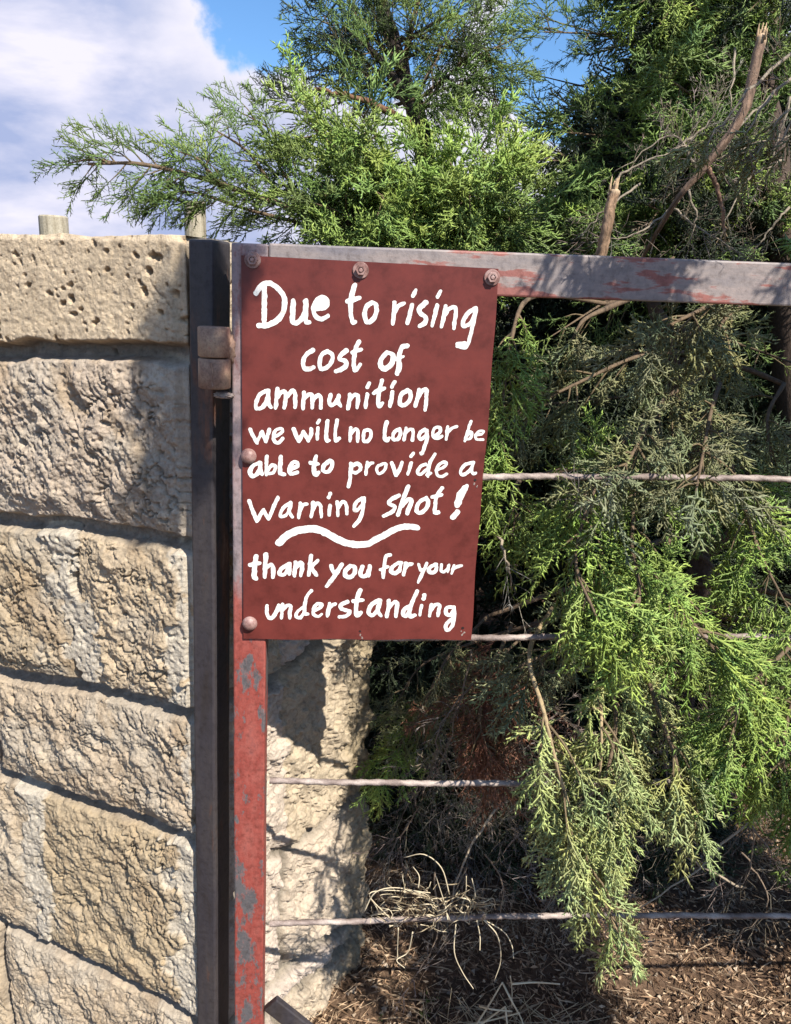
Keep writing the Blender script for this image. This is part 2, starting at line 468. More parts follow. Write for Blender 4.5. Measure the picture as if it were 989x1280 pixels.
    smh = 0.015 + 0.006 * fbm(u * 24, z * 24, 75, 4, .6) + 0.0024 * fbm(u * 150, z * 150, 76, 3, 0.7) - 0.006 * sstep(0.3, 0.45, vnoise(u * 110, z * 110, 77))
    body = np.maximum(body, np.where((course == 2) | (course == 4), sm, 0) * sstep(0.004, 0.016, np.minimum.reduce([np.abs(zw - (zb + (za - zb) * np.clip((u - ub) / (ua - ub), 0, 1.2))) for ua, za, ub, zb in joints])))
    hb = hb * (1 - sm) + smh * sm
    hm = -0.016 + 0.010 * fbm(u * 40, z * 40, 78, 4, .6)
    h = hm * (1 - body) + hb * body
    tint = 1 + 0.22 * (_hash(course.astype(float), blk.astype(float), 5) - 0.5)
    yel = _hash(course.astype(float), blk.astype(float), 9)
    colr = BASE[None, :] * tint[:, :, None] * np.stack([np.ones_like(u), 0.97 + 0.05 * yel, 0.86 + 0.28 * yel], -1)
    patch = sstep(0.0, 0.35, fbm(u * 11, z * 11, 81, 4))
    colr = colr * (1 - 0.5 * patch[..., None]) + np.array((0.40, 0.36, 0.30)) * 0.5 * patch[..., None]
    stn = 0.55 * sstep(0.12, 0.42, fbm(q * 22, q2 * 9, 85, 4))
    colr = colr * (1 - stn[..., None]) + np.array((0.30, 0.22, 0.14)) * stn[..., None]
    colr = np.where(top[..., None], np.array((0.50, 0.405, 0.29)) * (1 + 0.15 * fbm(u * 15, z * 15, 83, 3))[..., None], colr)
    mm_ = (1 - body)[..., None]
    colr = colr * (1 - mm_) + np.array((0.27, 0.235, 0.20)) * mm_  # joint mortar darkened: shade of the recess put into its colour
    mm_ = (sm * 0.9)[..., None]
    colr = colr * (1 - mm_) + MORT * mm_
    Hh[fm] = h; COL[fm] = colr
    # ---- end face
    em = kind == 1
    e = PAR[em]; z = Z[em]
    zw = z + 0.035 * fbm(e * 7, z * 5, 121, 3) + 0.006 * fbm(e * 50, z * 50, 122, 3)
    dist = np.full_like(e, 1.0); course = np.zeros_like(e, int)
    for zj in ejz:
        course += (zw < zj).astype(int); dist = np.minimum(dist, np.abs(zw - zj))
    ew = e + 0.03 * fbm(e * 6, z * 9, 123, 3)
    dist = np.minimum(dist, np.where((course == 4) | (course == 6), np.abs(ew - 0.17), 1))
    half = 0.008 * np.clip(0.6 + 1.6 * fbm(e * 14, z * 14, 124, 2), 0.1, 1.5)
    body = sstep(half - 0.003, half + 0.014, dist)
    tq = 0.025 * fbm(e * 17, z * 17, 133, 5, 0.6) / 0.008; tk = np.floor(tq)
    rock = 0.012 * fbm(e * 8, z * 8, 131, 4) + 0.008 * (tk + sstep(0.3, 0.62, tq - tk)) - 0.008 * sstep(0.36, 0.48, vnoise(e * 60, z * 60, 135)) + 0.0025 * fbm(e * 160, z * 160, 134, 3, 0.7)
    streak = np.abs(vnoise(e * 60, z * 9, 141)) + 0.5 * np.abs(vnoise(e * 130, z * 20, 142))
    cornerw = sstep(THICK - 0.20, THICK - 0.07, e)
    h = ((1 - body) * (-0.012) + body * (0.008 + rock)) * sstep(0.0, 0.09, e) + cornerw * (-0.012 * sstep(0.2, 0.0, streak))
    yel = _hash(course.astype(float), (ew > 0.17).astype(float), 19)
    colr = np.array((0.46, 0.39, 0.305)) * (0.90 + 0.2 * yel)[..., None] * np.stack([np.ones_like(e), 0.98 + 0.03 * yel, 0.9 + 0.25 * yel], -1)
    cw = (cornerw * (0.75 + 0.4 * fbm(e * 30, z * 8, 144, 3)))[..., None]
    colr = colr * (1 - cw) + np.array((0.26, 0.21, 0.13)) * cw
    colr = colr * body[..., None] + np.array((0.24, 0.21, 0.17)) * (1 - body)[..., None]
    # blend heights at the corner so both faces meet
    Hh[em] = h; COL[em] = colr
    bm_ = kind == 2
    Hh[bm_] = 0.006 * fbm(PAR[bm_] * 900, Z[bm_] * 12, 151, 3); COL[bm_] = np.array((0.40, 0.33, 0.23))
    # keep the two faces continuous around the near corner
    i0 = np.where(kind == 0)[0][-4]
    for k in range(-4, 5):
        i = i0 + k; w_ = 1 - abs(k) / 5
        Hh[i] = Hh[i] * (1 - w_) + w_ * (0.5 * (Hh[i0 - 5] + Hh[i0 + 5]))
    # pits of the smooth block
    fi = np.where(fm)[0]
    pr = np.random.RandomState(4)
    zlo = joints[0][3]
    for k in range(520):
        pu = pr.uniform(0.0, 1.1); pz = pr.uniform(zlo - 0.01, z_top - 0.002)
        rr = 0.0009 + 0.0030 * pr.rand() ** 4; an = pr.uniform(-0.9, 0.9) + 0.5; el = pr.uniform(1, 1.9)
        if pr.rand() < 0.03: rr = pr.uniform(0.0032, 0.0055)
        sel = fi[np.abs(par[fi] - pu) < 0.025]
        if len(sel) == 0: continue
        jz = np.where(np.abs(zs - pz) < 0.025)[0]
        if len(jz) == 0: continue
        du = PAR[np.ix_(sel, jz)] - pu; dz = Z[np.ix_(sel, jz)] - pz
        a = du * math.cos(an) + dz * math.sin(an); b_ = -du * math.sin(an) + dz * math.cos(an)
        d = np.sqrt((a / el) ** 2 + b_ ** 2) / rr + 0.7 * fbm(du * 300 + k, dz * 300, 7, 2)
        w_ = sstep(1.25, 0.6, d)
        Hh[np.ix_(sel, jz)] -= w_ * min(rr * 2.4, 0.012)
        COL[np.ix_(sel, jz)] *= 1 - w_[..., None] * np.array((0.25, 0.32, 0.38))
    # ragged top arris
    tz = sstep(z_top - 0.012, z_top, Z)
    Hh -= tz * tz * (0.004 + 0.010 * np.clip(fbm(PAR * 40, PAR * 0 + 0.5, 161, 3), 0, 1))
    P3 = path[:, None, :] + nrm[:, None, :] * Hh[:, :, None]
    P3 = np.concatenate([P3[:, :, :2], Z[:, :, None] + np.where(Z[:, :, None] > z_top - 0.003, (0.0035 * fbm(PAR * 30, PAR * 0, 163, 4))[..., None], 0)], -1)
    V = P3.reshape(-1, 3); col = COL.reshape(-1, 3)
    idx = np.arange(nP * nZ).reshape(nP, nZ)
    q = np.stack([idx[:-1, :-1], idx[1:, :-1], idx[1:, 1:], idx[:-1, 1:]], -1).reshape(-1, 4)
    # cap
    mid = []
    cl0 = np.array(W_END + E_T * (THICK * 0.5))
    for i in range(nP):
        p = P3[i, -1]
        uu = max(0.04, float(np.dot(p - cl0, np.array(W_T))))
        mid.append(cl0 + np.array(W_T) * uu)
    mid = np.array(mid); mid[:, 2] = z_top + 0.004 * np.array(fbm(mid[:, 0] * 13, mid[:, 1] * 13, 171, 3))
    mi = np.arange(nP) + len(V)
    ring = idx[:, -1]
    q2 = np.stack([ring[:-1], ring[1:], mi[1:], mi[:-1]], -1)
    V = np.concatenate([V, mid]); col = np.concatenate([col, np.tile(np.array((0.46, 0.37, 0.25)), (nP, 1))])
    me = np_mesh('stone_wall', V, [np.concatenate([q, q2])], col)
    o = link('stone_wall', me, MAT['stone'])
    tag(o, 'rough tan stone block wall with mortar joints ending at the hinge post', 'wall')
build_wall()

# ------------------------------------------------------------------ metalwork helpers
def prism_box(bm, corners8):
    vs = [bm.verts.new(c) for c in corners8]
    for f in ((0, 1, 2, 3), (7, 6, 5, 4), (0, 4, 5, 1), (1, 5, 6, 2), (2, 6, 7, 3), (3, 7, 4, 0)):
        bm.faces.new([vs[i] for i in f])
    return vs

def bar_box(A, B, wdir, w, ddir, d, bevel=0.0015, mids=6, jitter=0.0):
    """rectangular bar from A to B (A,B on the front face's centre line)"""
    bm = bmesh.new()
    wd = wdir.normalized() * w / 2; dd = ddir.normalized() * d
    prev = None
    for i in range(mids + 1):
        p = A.lerp(B, i / mids)
        j = Vector((0, 0, 0)) if not jitter else wdir.normalized() * random.uniform(-jitter, jitter)
        ring = [bm.verts.new(p - wd + j), bm.verts.new(p + wd + j), bm.verts.new(p + wd + dd + j), bm.verts.new(p - wd + dd + j)]
        if prev:
            for k in range(4): bm.faces.new((prev[k], prev[(k + 1) % 4], ring[(k + 1) % 4], ring[k]))
        else: bm.faces.new(ring[::-1])
        prev = ring
    bm.faces.new(prev)
    bmesh.ops.recalc_face_normals(bm, faces=bm.faces)
    if bevel:
        eds = [e for e in bm.edges if abs(e.calc_face_angle(0)) > 1.0]
        bmesh.ops.bevel(bm, geom=eds, offset=bevel, segments=2, profile=0.5, affect='EDGES')
    return bm

def basis(axis):
    a = axis.normalized()
    h = Vector((0, 0, 1)) if abs(a.z) < 0.9 else Vector((1, 0, 0))
    x = a.cross(h).normalized(); y = a.cross(x).normalized()
    return a, x, y

def lathe(bm, A, axis, prof, seg=20, hexa=False):
    """prof: list of (along, radius)"""
    a, x, y = basis(axis); prev = None
    for (t, r) in prof:
        ring = []
        for k in range(seg):
            an = 2 * math.pi * k / seg
            ring.append(bm.verts.new(A + a * t + (x * math.cos(an) + y * math.sin(an)) * max(r, 1e-5)))
        if prev:
            for k in range(seg): bm.faces.new((prev[k], prev[(k + 1) % seg], ring[(k + 1) % seg], ring[k]))
        else: bm.faces.new(ring[::-1])
        prev = ring
    bm.faces.new(prev)

def tube_arrays(pts, radii, seg=6):
    pts = np.asarray(pts, float); n = len(pts)
    tan = np.gradient(pts, axis=0); tan /= np.linalg.norm(tan, axis=1)[:, None] + 1e-9
    ref = np.array((0.3, 0.2, 0.93))
    x = np.cross(tan, ref); x /= np.linalg.norm(x, axis=1)[:, None] + 1e-9
    y = np.cross(tan, x)
    an = np.linspace(0, 2 * np.pi, seg, endpoint=False)
    V = pts[:, None, :] + (x[:, None, :] * np.cos(an)[None, :, None] + y[:, None, :] * np.sin(an)[None, :, None]) * np.asarray(radii)[:, None, None]
    idx = np.arange(n * seg).reshape(n, seg)
    q = np.stack([idx[:-1], np.roll(idx[:-1], -1, 1), np.roll(idx[1:], -1, 1), idx[1:]], -1).reshape(-1, 4)
    V = V.reshape(-1, 3)
    # end caps as fans to a centre vertex
    V = np.concatenate([V, pts[:1], pts[-1:]]); c0, c1 = n * seg, n * seg + 1
    t0 = np.stack([np.roll(idx[0], -1), idx[0], np.full(seg, c0)], -1)
    t1 = np.stack([idx[-1], np.roll(idx[-1], -1), np.full(seg, c1)], -1)
    return V, q, np.concatenate([t0, t1])

class Geo:
    """collects tubes and facets with a colour into one mesh"""
    def __init__(s): s.V = []; s.Q = []; s.T = []; s.C = []; s.n = 0
    def add(s, V, q=None, t=None, col=(1, 1, 1)):
        s.V.append(V)
        if q is not None and len(q): s.Q.append(np.asarray(q) + s.n)
        if t is not None and len(t): s.T.append(np.asarray(t) + s.n)
        c = np.asarray(col, float)
        s.C.append(np.tile(c, (len(V), 1)) if c.ndim == 1 else c); s.n += len(V)
    def tube(s, pts, radii, col, seg=6):
        V, q, t = tube_arrays(pts, radii, seg); s.add(V, q, t, col)
    def build(s, name, mat, parent=None, smooth=True):
        if not s.V: return None
        f = []
        if s.Q: f.append(np.concatenate(s.Q))
        if s.T: f.append(np.concatenate(s.T))
        me = np_mesh(name, np.concatenate(s.V), f, np.concatenate(s.C), smooth)
        return link(name, me, mat, parent)

def crom(P, n):
    """Catmull-Rom through the points, n samples"""
    P = [np.asarray(p, float) for p in P]
    if len(P) == 2:
        return np.array([P[0] + (P[1] - P[0]) * t for t in np.linspace(0, 1, n)])
    Q = [2 * P[0] - P[1]] + P + [2 * P[-1] - P[-2]]
    out_ = []
    m = len(P) - 1
    for t in np.linspace(0, m, n):
        i = min(int(t), m - 1); f = t - i
        a, b, c, d = Q[i], Q[i + 1], Q[i + 2], Q[i + 3]
        out_.append(0.5 * (2 * b + (c - a) * f + (2 * a - 5 * b + 4 * c - d) * f * f + (3 * b - a - 3 * c + d) * f ** 3))
    return np.array(out_)

# ------------------------------------------------------------------ gate post
UP = Vector((0, 0, 1))
post_w, post_d = 0.037, 0.045
pf_top = hit(250, 299, W_P + W_N * 0.022, W_N)
pf_bot = hit(258, 1280, W_P + W_N * 0.022, W_N)
dirp = (pf_bot - pf_top).normalized()
pf_end = pf_top + dirp * ((pf_top.z + 0.1) / -dirp.z)
gp = empty('gate_post', (pf_end.x, pf_end.y, gz1(pf_end.x, pf_end.y)))
tag(gp, 'dark grey square steel hinge post fixed against the end of the stone wall', 'gate post')
link('tube', bm_mesh('tube', bar_box(pf_top, pf_end, -W_T, post_w, -W_N, post_d, 0.003, 24, 0.0005)), MAT['post'], gp)

# ------------------------------------------------------------------ gate
st_w, st_d = 0.046, 0.04
sA = gate_pt(312.5, 304); sB = gate_pt(311, 1265)
dirs = (sB - sA).normalized()
sC = sA + dirs * ((sA.z - 0.09) / -dirs.z)
GATE_W = 1.75
gate = empty('gate', (sC.x, sC.y, 0.0))
tag(gate, 'red and grey painted steel field gate of square tube and twisted horizontal bars', 'gate')
STILE_X = G_EX
link('stile', bm_mesh('stile', bar_box(sA + Vector((0, 0, -0.0)), sC, G_EX, st_w, -G_N, st_d, 0.0025, 20, 0.0003)), MAT['stile'], gate)
# top rail: front face centre line
rA = gate_pt(337, 332); rB = gate_pt(989, 356)
rd = (rB - rA).normalized()
rw = (gate_pt(800, 322.5) - gate_pt(800, 377)).length
rEnd = rA + rd * (GATE_W - 0.05)
rail_up = G_N.cross(rd); rail_up = rail_up if rail_up.z > 0 else -rail_up
rS = sA + G_EX * (st_w / 2 + 0.0005); rS = Vector((rS.x, rS.y, 0)) + UP * (rA.z - rd.z * (rA - rS).length)
link('top_rail', bm_mesh('top_rail', bar_box(rS - G_N * 0.0005, rEnd, rail_up, rw, -G_N, st_d, 0.0025, 20, 0.0003)), MAT['rail'], gate)
# far stile and bottom rail (outside the frame)
fsA = rEnd + G_EX * (st_w / 2 + 0.0005) + UP * 0.022; fsB = Vector((fsA.x, fsA.y, 0.09))
link('stile', bm_mesh('far_stile', bar_box(fsA, fsB, G_EX, st_w, -G_N, st_d, 0.0025, 8)), MAT['stile'], gate)
bA = Vector((sC.x, sC.y, 0.112)) + G_EX * (st_w / 2 + 0.0005); bB = Vector((fsB.x, fsB.y, 0.112)) - G_EX * (st_w / 2 + 0.0005)
link('bottom_rail', bm_mesh('bottom_rail', bar_box(bA, bB, UP, 0.044, -G_N, st_d, 0.0025, 8)), MAT['rail'], gate)
# diagonal brace at the foot
brA = gate_pt(326, 1248, -0.006); brB = gate_pt(400, 1306, -0.006)
brd = (brB - brA).normalized(); brE = brA + brd * ((brA.z - 0.13) / -brd.z)
link('brace', bm_mesh('brace', bar_box(brA + brd * 0.022, brE, G_N.cross(brd), 0.03, -G_N, 0.012, 0.002, 3)), MAT['post'], gate)

def twisted_bar(A, B, r, turns_per_m=38, seg=8, step=0.004, name='bar'):
    ax, x, y = basis(B - A); Ln = (B - A).length; n = int(Ln / step)
    V = []
    wob = [random.uniform(0, 6.28) for _ in range(4)]
    for i in range(n + 1):
        t = i / n * Ln
        c = A + ax * t + x * 0.0022 * math.sin(t * 7 + wob[0]) + y * 0.0022 * math.sin(t * 5.3 + wob[1]) + y * 0.0006 * math.sin(t * 40 + wob[2])
        for k in range(seg):
            an = 2 * math.pi * k / seg
            rr = r * (0.90 + 0.10 * math.cos(2 * (an)))
            aa = an + t * turns_per_m * 2 * math.pi / 2
            V.append(c + (x * math.cos(aa) + y * math.sin(aa)) * rr)
    idx = np.arange((n + 1) * seg).reshape(n + 1, seg)
    q = np.stack([idx[:-1], np.roll(idx[:-1], -1, 1), np.roll(idx[1:], -1, 1), idx[1:]], -1).reshape(-1, 4)
    me = np_mesh(name, np.array([tuple(v) for v in V]), [q])
    return me
bars_px = [((600, 595), (989, 601)), ((590, 795.5), (989, 799)), ((340, 977), (670, 977.5)), ((332, 1152), (989, 1143))]
for a, b_ in bars_px:
    A = gate_pt(*a, -0.02); B = gate_pt(*b_, -0.02); d = (B - A).normalized()
    x0 = sA.x + st_w / 2 - 0.004
    A2 = A + d * ((x0 - A.x) / d.x); B2 = A + d * ((fsA.x - st_w / 2 - A.x) / d.x)
    link('bar', twisted_bar(A2, B2, 0.0054), MAT['bar'], gate)

# hinge: two knuckles with weld plates
hc = gate_pt(268, 447, 0.010)
hr = 0.0205
hax = (gate_pt(266.5, 410) - gate_pt(267.5, 486)).normalized()
hl = (gate_pt(268, 410) - gate_pt(268, 486)).length
def knuckle(z0, z1, taper):
    bm = bmesh.new()
    ln = z1 - z0
    lathe(bm, hc + hax * z0, hax, [(0, hr * 0.90), (0.0015, hr), (ln - 0.0015, hr), (ln, hr * 0.92)], 28)
    return bm
link('hinge_knuckle', bm_mesh('hinge_knuckle_lower', knuckle(-hl / 2, -0.0008, 0), True), MAT['rust'], gp)
bmk = knuckle(0.0008, hl / 2, 0)
uk = link('hinge_knuckle', bm_mesh('hinge_knuckle_upper', bmk, True), MAT['rust'], gate)
gz_ = Geo(); gz_.tube(np.array([tuple(hc + hax * t_ + G_N * (hr * 0.99) + G_EX * 0.001 * math.sin(t_ * 300)) for t_ in np.linspace(-hl / 2 + 0.003, -0.004, 14)]), np.full(14, 0.0015) * (1 + 0.2 * rng.normal(0, 1, 14)), (1, 1, 1), 8)
gz_.build('weld_bead', MAT['rust'], gp)
# weld lump joining the upper knuckle to the stile, and the pin's tongue below
def lump(name, ctr, rad, seed, parent, mat):
    bm = bmesh.new(); bmesh.ops.create_icosphere(bm, subdivisions=4, radius=1)
    r_ = np.random.RandomState(seed)
    ph = r_.uniform(0, 6, 12)
    for v in bm.verts:
        c = v.co.copy()
        k = 1 + 0.16 * math.sin(c.x * 5 + ph[0]) * math.sin(c.y * 6 + ph[1]) + 0.12 * math.sin(c.z * 9 + ph[2]) * math.sin(c.x * 8 + ph[3]) + 0.07 * math.sin(c.z * 17 + c.y * 15 + ph[4])
        v.co = Vector((c.x * rad[0], c.y * rad[1], c.z * rad[2])) * k + ctr
    return link(name, bm_mesh(name, bm, True), mat, parent)
lump('weld_bead', gate_pt(285, 436, 0.002), (0.010, 0.012, 0.021), 3, gate, MAT['rust'])
lump('hinge_tongue', gate_pt(280, 494, 0.004), (0.013, 0.010, 0.0042), 5, gate, MAT['bar'])

# ------------------------------------------------------------------ sign
TEXT = []   # (stroke in photo pixels, width px)
def line(name, items):
    TEXT.append((name, items))
def G(x0, y0, s, strokes):
    out_ = []
    for w, pts in strokes:
        out_.append((w / s, [(x0 + a / s, y0 + b / s) for a, b in pts]))
    return out_
T1 = G(310, 340, 6.593, [
 (44, [(137,125),(135,270),(135,420)]), (47, [(65,175),(110,115),(170,92),(235,125),(290,190),(303,265),(285,345),(225,410),(150,440),(90,440)]),
 (42, [(375,240),(370,330),(368,400),(395,420),(440,390),(472,320),(480,240)]), (42, [(478,240),(475,340),(480,410),(505,415)]),
 (40, [(560,305),(640,285),(648,230),(610,210),(560,240),(540,300),(555,360),(605,390),(660,362)]), (40, [(570,270),(620,250)]),
 (42, [(880,112),(855,190),(845,260),(850,350),(865,415),(885,410)]), (40, [(820,240),(880,225),(920,215)])]) + G(460, 340, 6.593, [
 (38, [(35,250),(-10,285),(-28,340),(-15,400),(15,410),(55,370),(72,310),(60,260),(30,250)]),
 (37, [(220,250),(215,340),(205,425)]), (35, [(215,340),(250,280),(300,258)]),
 (36, [(365,270),(345,350),(325,420)]), (34, [(395,148),(370,200)]),
 (42, [(478,252),(425,300),(430,335),(475,375),(468,420),(425,445)]),
 (36, [(570,275),(550,360),(530,440)]), (34, [(597,162),(572,208)]),
 (34, [(640,280),(625,370),(605,450)]), (34, [(625,370),(665,305),(715,290),(725,330),(715,400),(708,465)]),
 (34, [(880,300),(820,345),(785,410),(790,445),(835,430),(870,370),(885,300)]), (34, [(890,300),(870,400),(850,500),(825,590),(800,620),(735,612)]), (34, [(735,595),(800,585)])])
T2 = G(370, 420, 6.593, [
 (40, [(140,118),(85,155),(60,210),(70,265),(110,270),(145,257)]),
 (36, [(260,125),(210,160),(195,230),(210,270),(255,260),(295,210),(300,150),(255,125)]),
 (38, [(418,118),(370,160),(365,190),(412,210),(410,250),(370,275),(330,290)]),
 (36, [(520,45),(490,110),(480,180),(480,270),(500,275),(530,235)]), (34, [(465,135),(540,110)]),
 (42, [(750,135),(705,190),(700,250),(740,270),(790,225),(800,160),(760,135)]),
 (42, [(915,82),(870,97),(850,180),(850,250),(835,312)]), (28, [(815,195),(885,170)])])
T3 = G(310, 465, 6.593, [
 (36, [(165,150),(95,190),(65,270),(75,300),(120,290),(160,220),(170,150)]), (36, [(165,160),(170,250),(190,290)]),
 (34, [(245,140),(235,220),(230,295)]), (34, [(235,220),(285,160),(310,175),(310,240),(300,295)]), (34, [(310,220),(365,155),(390,180),(390,240),(390,290)]),
 (32, [(462,170),(458,230),(455,300)]), (32, [(458,230),(500,185),(530,195),(530,250),(530,295)]), (32, [(530,240),(575,190),(600,210),(602,260),(600,295)]),
 (34, [(680,190),(672,240),(680,270),(715,260),(745,215),(750,190)]), (34, [(748,190),(745,240),(765,280)]),
 (34, [(840,185),(835,240),(825,300)]), (34, [(835,240),(875,190),(905,195),(908,240),(900,295)])]) + G(420, 465, 6.593, [
 (34, [(258,185),(250,240),(245,290)]), (30, [(275,92),(255,130)]),
 (34, [(380,70),(360,140),(350,220),(355,280),(385,255)]), (34, [(310,175),(355,150),(400,135)]),
 (34, [(465,165),(455,230),(445,285)]), (32, [(485,82),(460,122)]),
 (37, [(590,150),(540,185),(525,245),(545,275),(590,255),(615,205),(610,160),(585,150)]),
 (34, [(685,145),(670,220),(655,280)]), (34, [(670,220),(710,155),(745,145),(745,220),(735,310)])])
T4 = G(305, 520, 6.593, [
 (33, [(50,110),(80,170),(105,220)]), (33, [(105,220),(150,130)]), (33, [(150,130),(180,210)]), (33, [(180,210),(195,160),(210,110)]),
 (29, [(265,165),(315,130),(310,105),(265,115),(245,160),(250,205),(285,220),(320,185)]),
 (33, [(410,105),(430,160),(455,205)]), (33, [(455,205),(490,130)]), (33, [(490,130),(530,200)]), (33, [(530,200),(555,150),(555,105)]),
 (29, [(612,95),(605,150),(605,190)]), (28, [(622,35),(607,58)]),
 (33, [(690,40),(680,120),(680,195),(700,200)]), (33, [(768,35),(755,120),(755,200),(785,185)])]) + G(430, 520, 9.89, [
 (44, [(85,150),(80,230),(75,310)]), (44, [(80,230),(135,165),(170,180),(170,250),(170,315)]),
 (43, [(300,170),(250,190),(240,260),(250,310),(300,305),(335,250),(330,190),(295,165)]),
 (52, [(530,75),(510,150),(505,270),(530,300),(560,270)]),
 (46, [(690,160),(630,190),(605,250),(620,295),(670,280),(700,220),(690,160)]),
 (44, [(770,150),(755,220),(740,295)]), (44, [(755,220),(810,165),(850,170),(855,230),(845,300)])]) + G(510, 520, 8.99, [
 (40, [(195,150),(140,185),(120,230),(150,260),(200,220),(210,155)]), (42, [(215,160),(215,240),(190,330),(160,418),(142,415)]),
 (38, [(300,230),(360,180),(360,130),(310,130),(280,180),(290,240),(340,250),(385,225)]),
 (38, [(445,120),(440,190),(430,260)]), (38, [(440,190),(490,140),(548,120)]),
 (36, [(710,60),(680,140),(640,280)]), (34, [(655,230),(700,180),(720,200),(700,250),(655,262)]),
 (30, [(765,218),(830,200),(850,170),(800,168),(760,210),(770,258),(845,265)])])
T5 = G(305, 520, 6.593, [
 (35, [(130,385),(75,410),(50,460),(70,495),(110,475),(135,410)]), (35, [(135,385),(135,440),(150,480)]),
 (29, [(190,330),(185,400),(185,485)]), (30, [(190,450),(235,405),(260,420),(240,465),(190,475)]),
 (36, [(305,335),(300,400),(300,470),(335,480)]),
 (35, [(385,440),(440,410),(435,380),(400,385),(375,430),(385,475),(440,465)]),
 (36, [(595,330),(580,400),(580,470),(595,485),(615,465)]), (34, [(548,385),(612,395)]),
 (35, [(705,370),(660,405),(655,450),(690,460),(725,420),(725,375),(700,370)])]) + G(430, 520, 9.89, [
 (50, [(90,590),(85,680),(75,780),(55,870)]), (48, [(95,620),(150,590),(200,605),(200,660),(150,700),(100,690)]),
 (42, [(290,570),(280,640),(270,720)]), (42, [(280,640),(320,590),(362,580)]),
 (41, [(480,590),(420,620),(405,670),(440,710),(500,670),(520,600),(480,585)]),
 (48, [(590,580),(620,660),(645,730)]), (46, [(645,730),(690,650),(720,570)]),
 (42, [(830,580),(810,650),(790,720)]), (42, [(860,458),(827,498)])]) + G(510, 520, 8.99, [
 (37, [(200,540),(130,580),(110,640),(150,650),(215,590)]), (37, [(305,425),(250,520),(230,610),(225,680)]), (36, [(200,545),(240,560)]), (36, [(215,660),(260,640)]),
 (36, [(330,610),(420,560),(430,520),(370,530),(325,590),(330,660),(380,680),(435,650)]),
 (38, [(720,520),(640,550),(595,610),(600,655),(650,650),(710,590),(740,520)]), (37, [(735,520),(720,590),(725,640),(760,645)])])
T6 = G(305, 600, 6.181, [
 (31, [(40,160),(65,230),(100,320)]), (30, [(100,320),(150,230)]), (30, [(150,230),(190,300)]), (30, [(190,300),(225,220),(262,135)]),
 (28, [(360,175),(305,215),(280,275),(320,275),(355,225),(365,175)]), (28, [(365,180),(350,240),(375,285)]),
 (28, [(435,180),(430,240),(422,290)]), (28, [(430,240),(455,195),(488,185)]),
 (30, [(535,175),(530,230),(520,285)]), (30, [(530,230),(565,180),(590,195),(595,240),(600,285)]),
 (28, [(665,195),(660,235),(660,270)]), (28, [(667,102),(655,135)]),
 (28, [(722,170),(725,220),(725,275)]), (28, [(725,220),(760,170),(785,180),(795,220),(795,260)]),
 (28, [(910,140),(865,175),(855,230),(880,230),(915,185),(925,140)]), (30, [(930,140),(920,220),(895,300),(850,355)])]) + G(460, 600, 7.064, [
 (37, [(272,135),(195,180),(190,210),(235,235),(215,280),(140,315)]),
 (38, [(355,60),(310,170),(265,310)]), (38, [(300,230),(355,170),(385,180),(370,230),(345,295)]),
 (37, [(515,155),(450,200),(430,265),(460,290),(515,250),(530,190),(510,155)]),
 (36, [(655,70),(605,150),(595,220),(590,285),(625,285)]), (36, [(570,150),(650,130)]),
 (44, [(872,55),(835,90)]), (62, [(852,75),(820,130)]), (70, [(820,130),(795,200)]), (54, [(800,190),(788,225)]), (50, [(792,280),(748,328)])])
TF = G(305, 600, 6.181, [(57, [(272,485),(330,430),(400,395),(480,380),(560,380),(640,410),(720,455),(790,485),(870,497),(957.6,493),(1010.1,463.7),(1080.2,428.7),(1150.1,389.4),(1220.2,363.1),(1281.5,360.5),(1340,368)])])
T7 = G(305, 680, 6.181, [
 (40, [(95,95),(85,170),(80,250),(95,265)]), (36, [(48,160),(122,145)]),
 (36, [(170,80),(165,160),(160,255)]), (36, [(165,190),(205,160),(225,180),(225,255)]),
 (34, [(345,155),(290,190),(275,230),(310,235),(345,190),(355,150)]), (34, [(352,155),(350,230)]),
 (33, [(400,140),(395,190),(390,245)]), (33, [(395,190),(435,145),(450,170),(440,245)]),
 (34, [(520,90),(510,160),(500,240)]), (32, [(510,180),(572,127)]), (32, [(520,180),(560,240)]),
 (34, [(675,170),(690,215),(720,210)]), (36, [(755,160),(710,230),(675,280),(640,325)]),
 (36, [(820,170),(785,205),(785,245),(820,255),(855,225),(855,180),(820,165)]),
 (34, [(915,175),(900,225),(920,250),(955,230),(975,170)]), (32, [(972,170),(965,245)])]) + G(450, 680, 7.064, [
 (34, [(268,95),(230,110),(215,200),(205,295)]), (30, [(180,225),(248,200)]),
 (36, [(345,165),(290,200),(275,245),(315,255),(350,220),(360,165)]), (34, [(362,165),(352,240)]),
 (34, [(405,170),(395,220),(385,270)]), (33, [(395,220),(425,185),(458,175)]),
 (30, [(520,180),(535,225),(570,220)]), (31, [(590,170),(555,250),(515,338)]),
 (36, [(665,180),(620,205),(610,240),(645,250),(675,225),(675,180)]),
 (28, [(720,185),(715,235),(745,245),(780,205),(785,185)]), (28, [(782,190),(775,245)]),
 (29, [(830,190),(820,225),(810,260)]), (29, [(820,225),(855,200),(898,190)])])
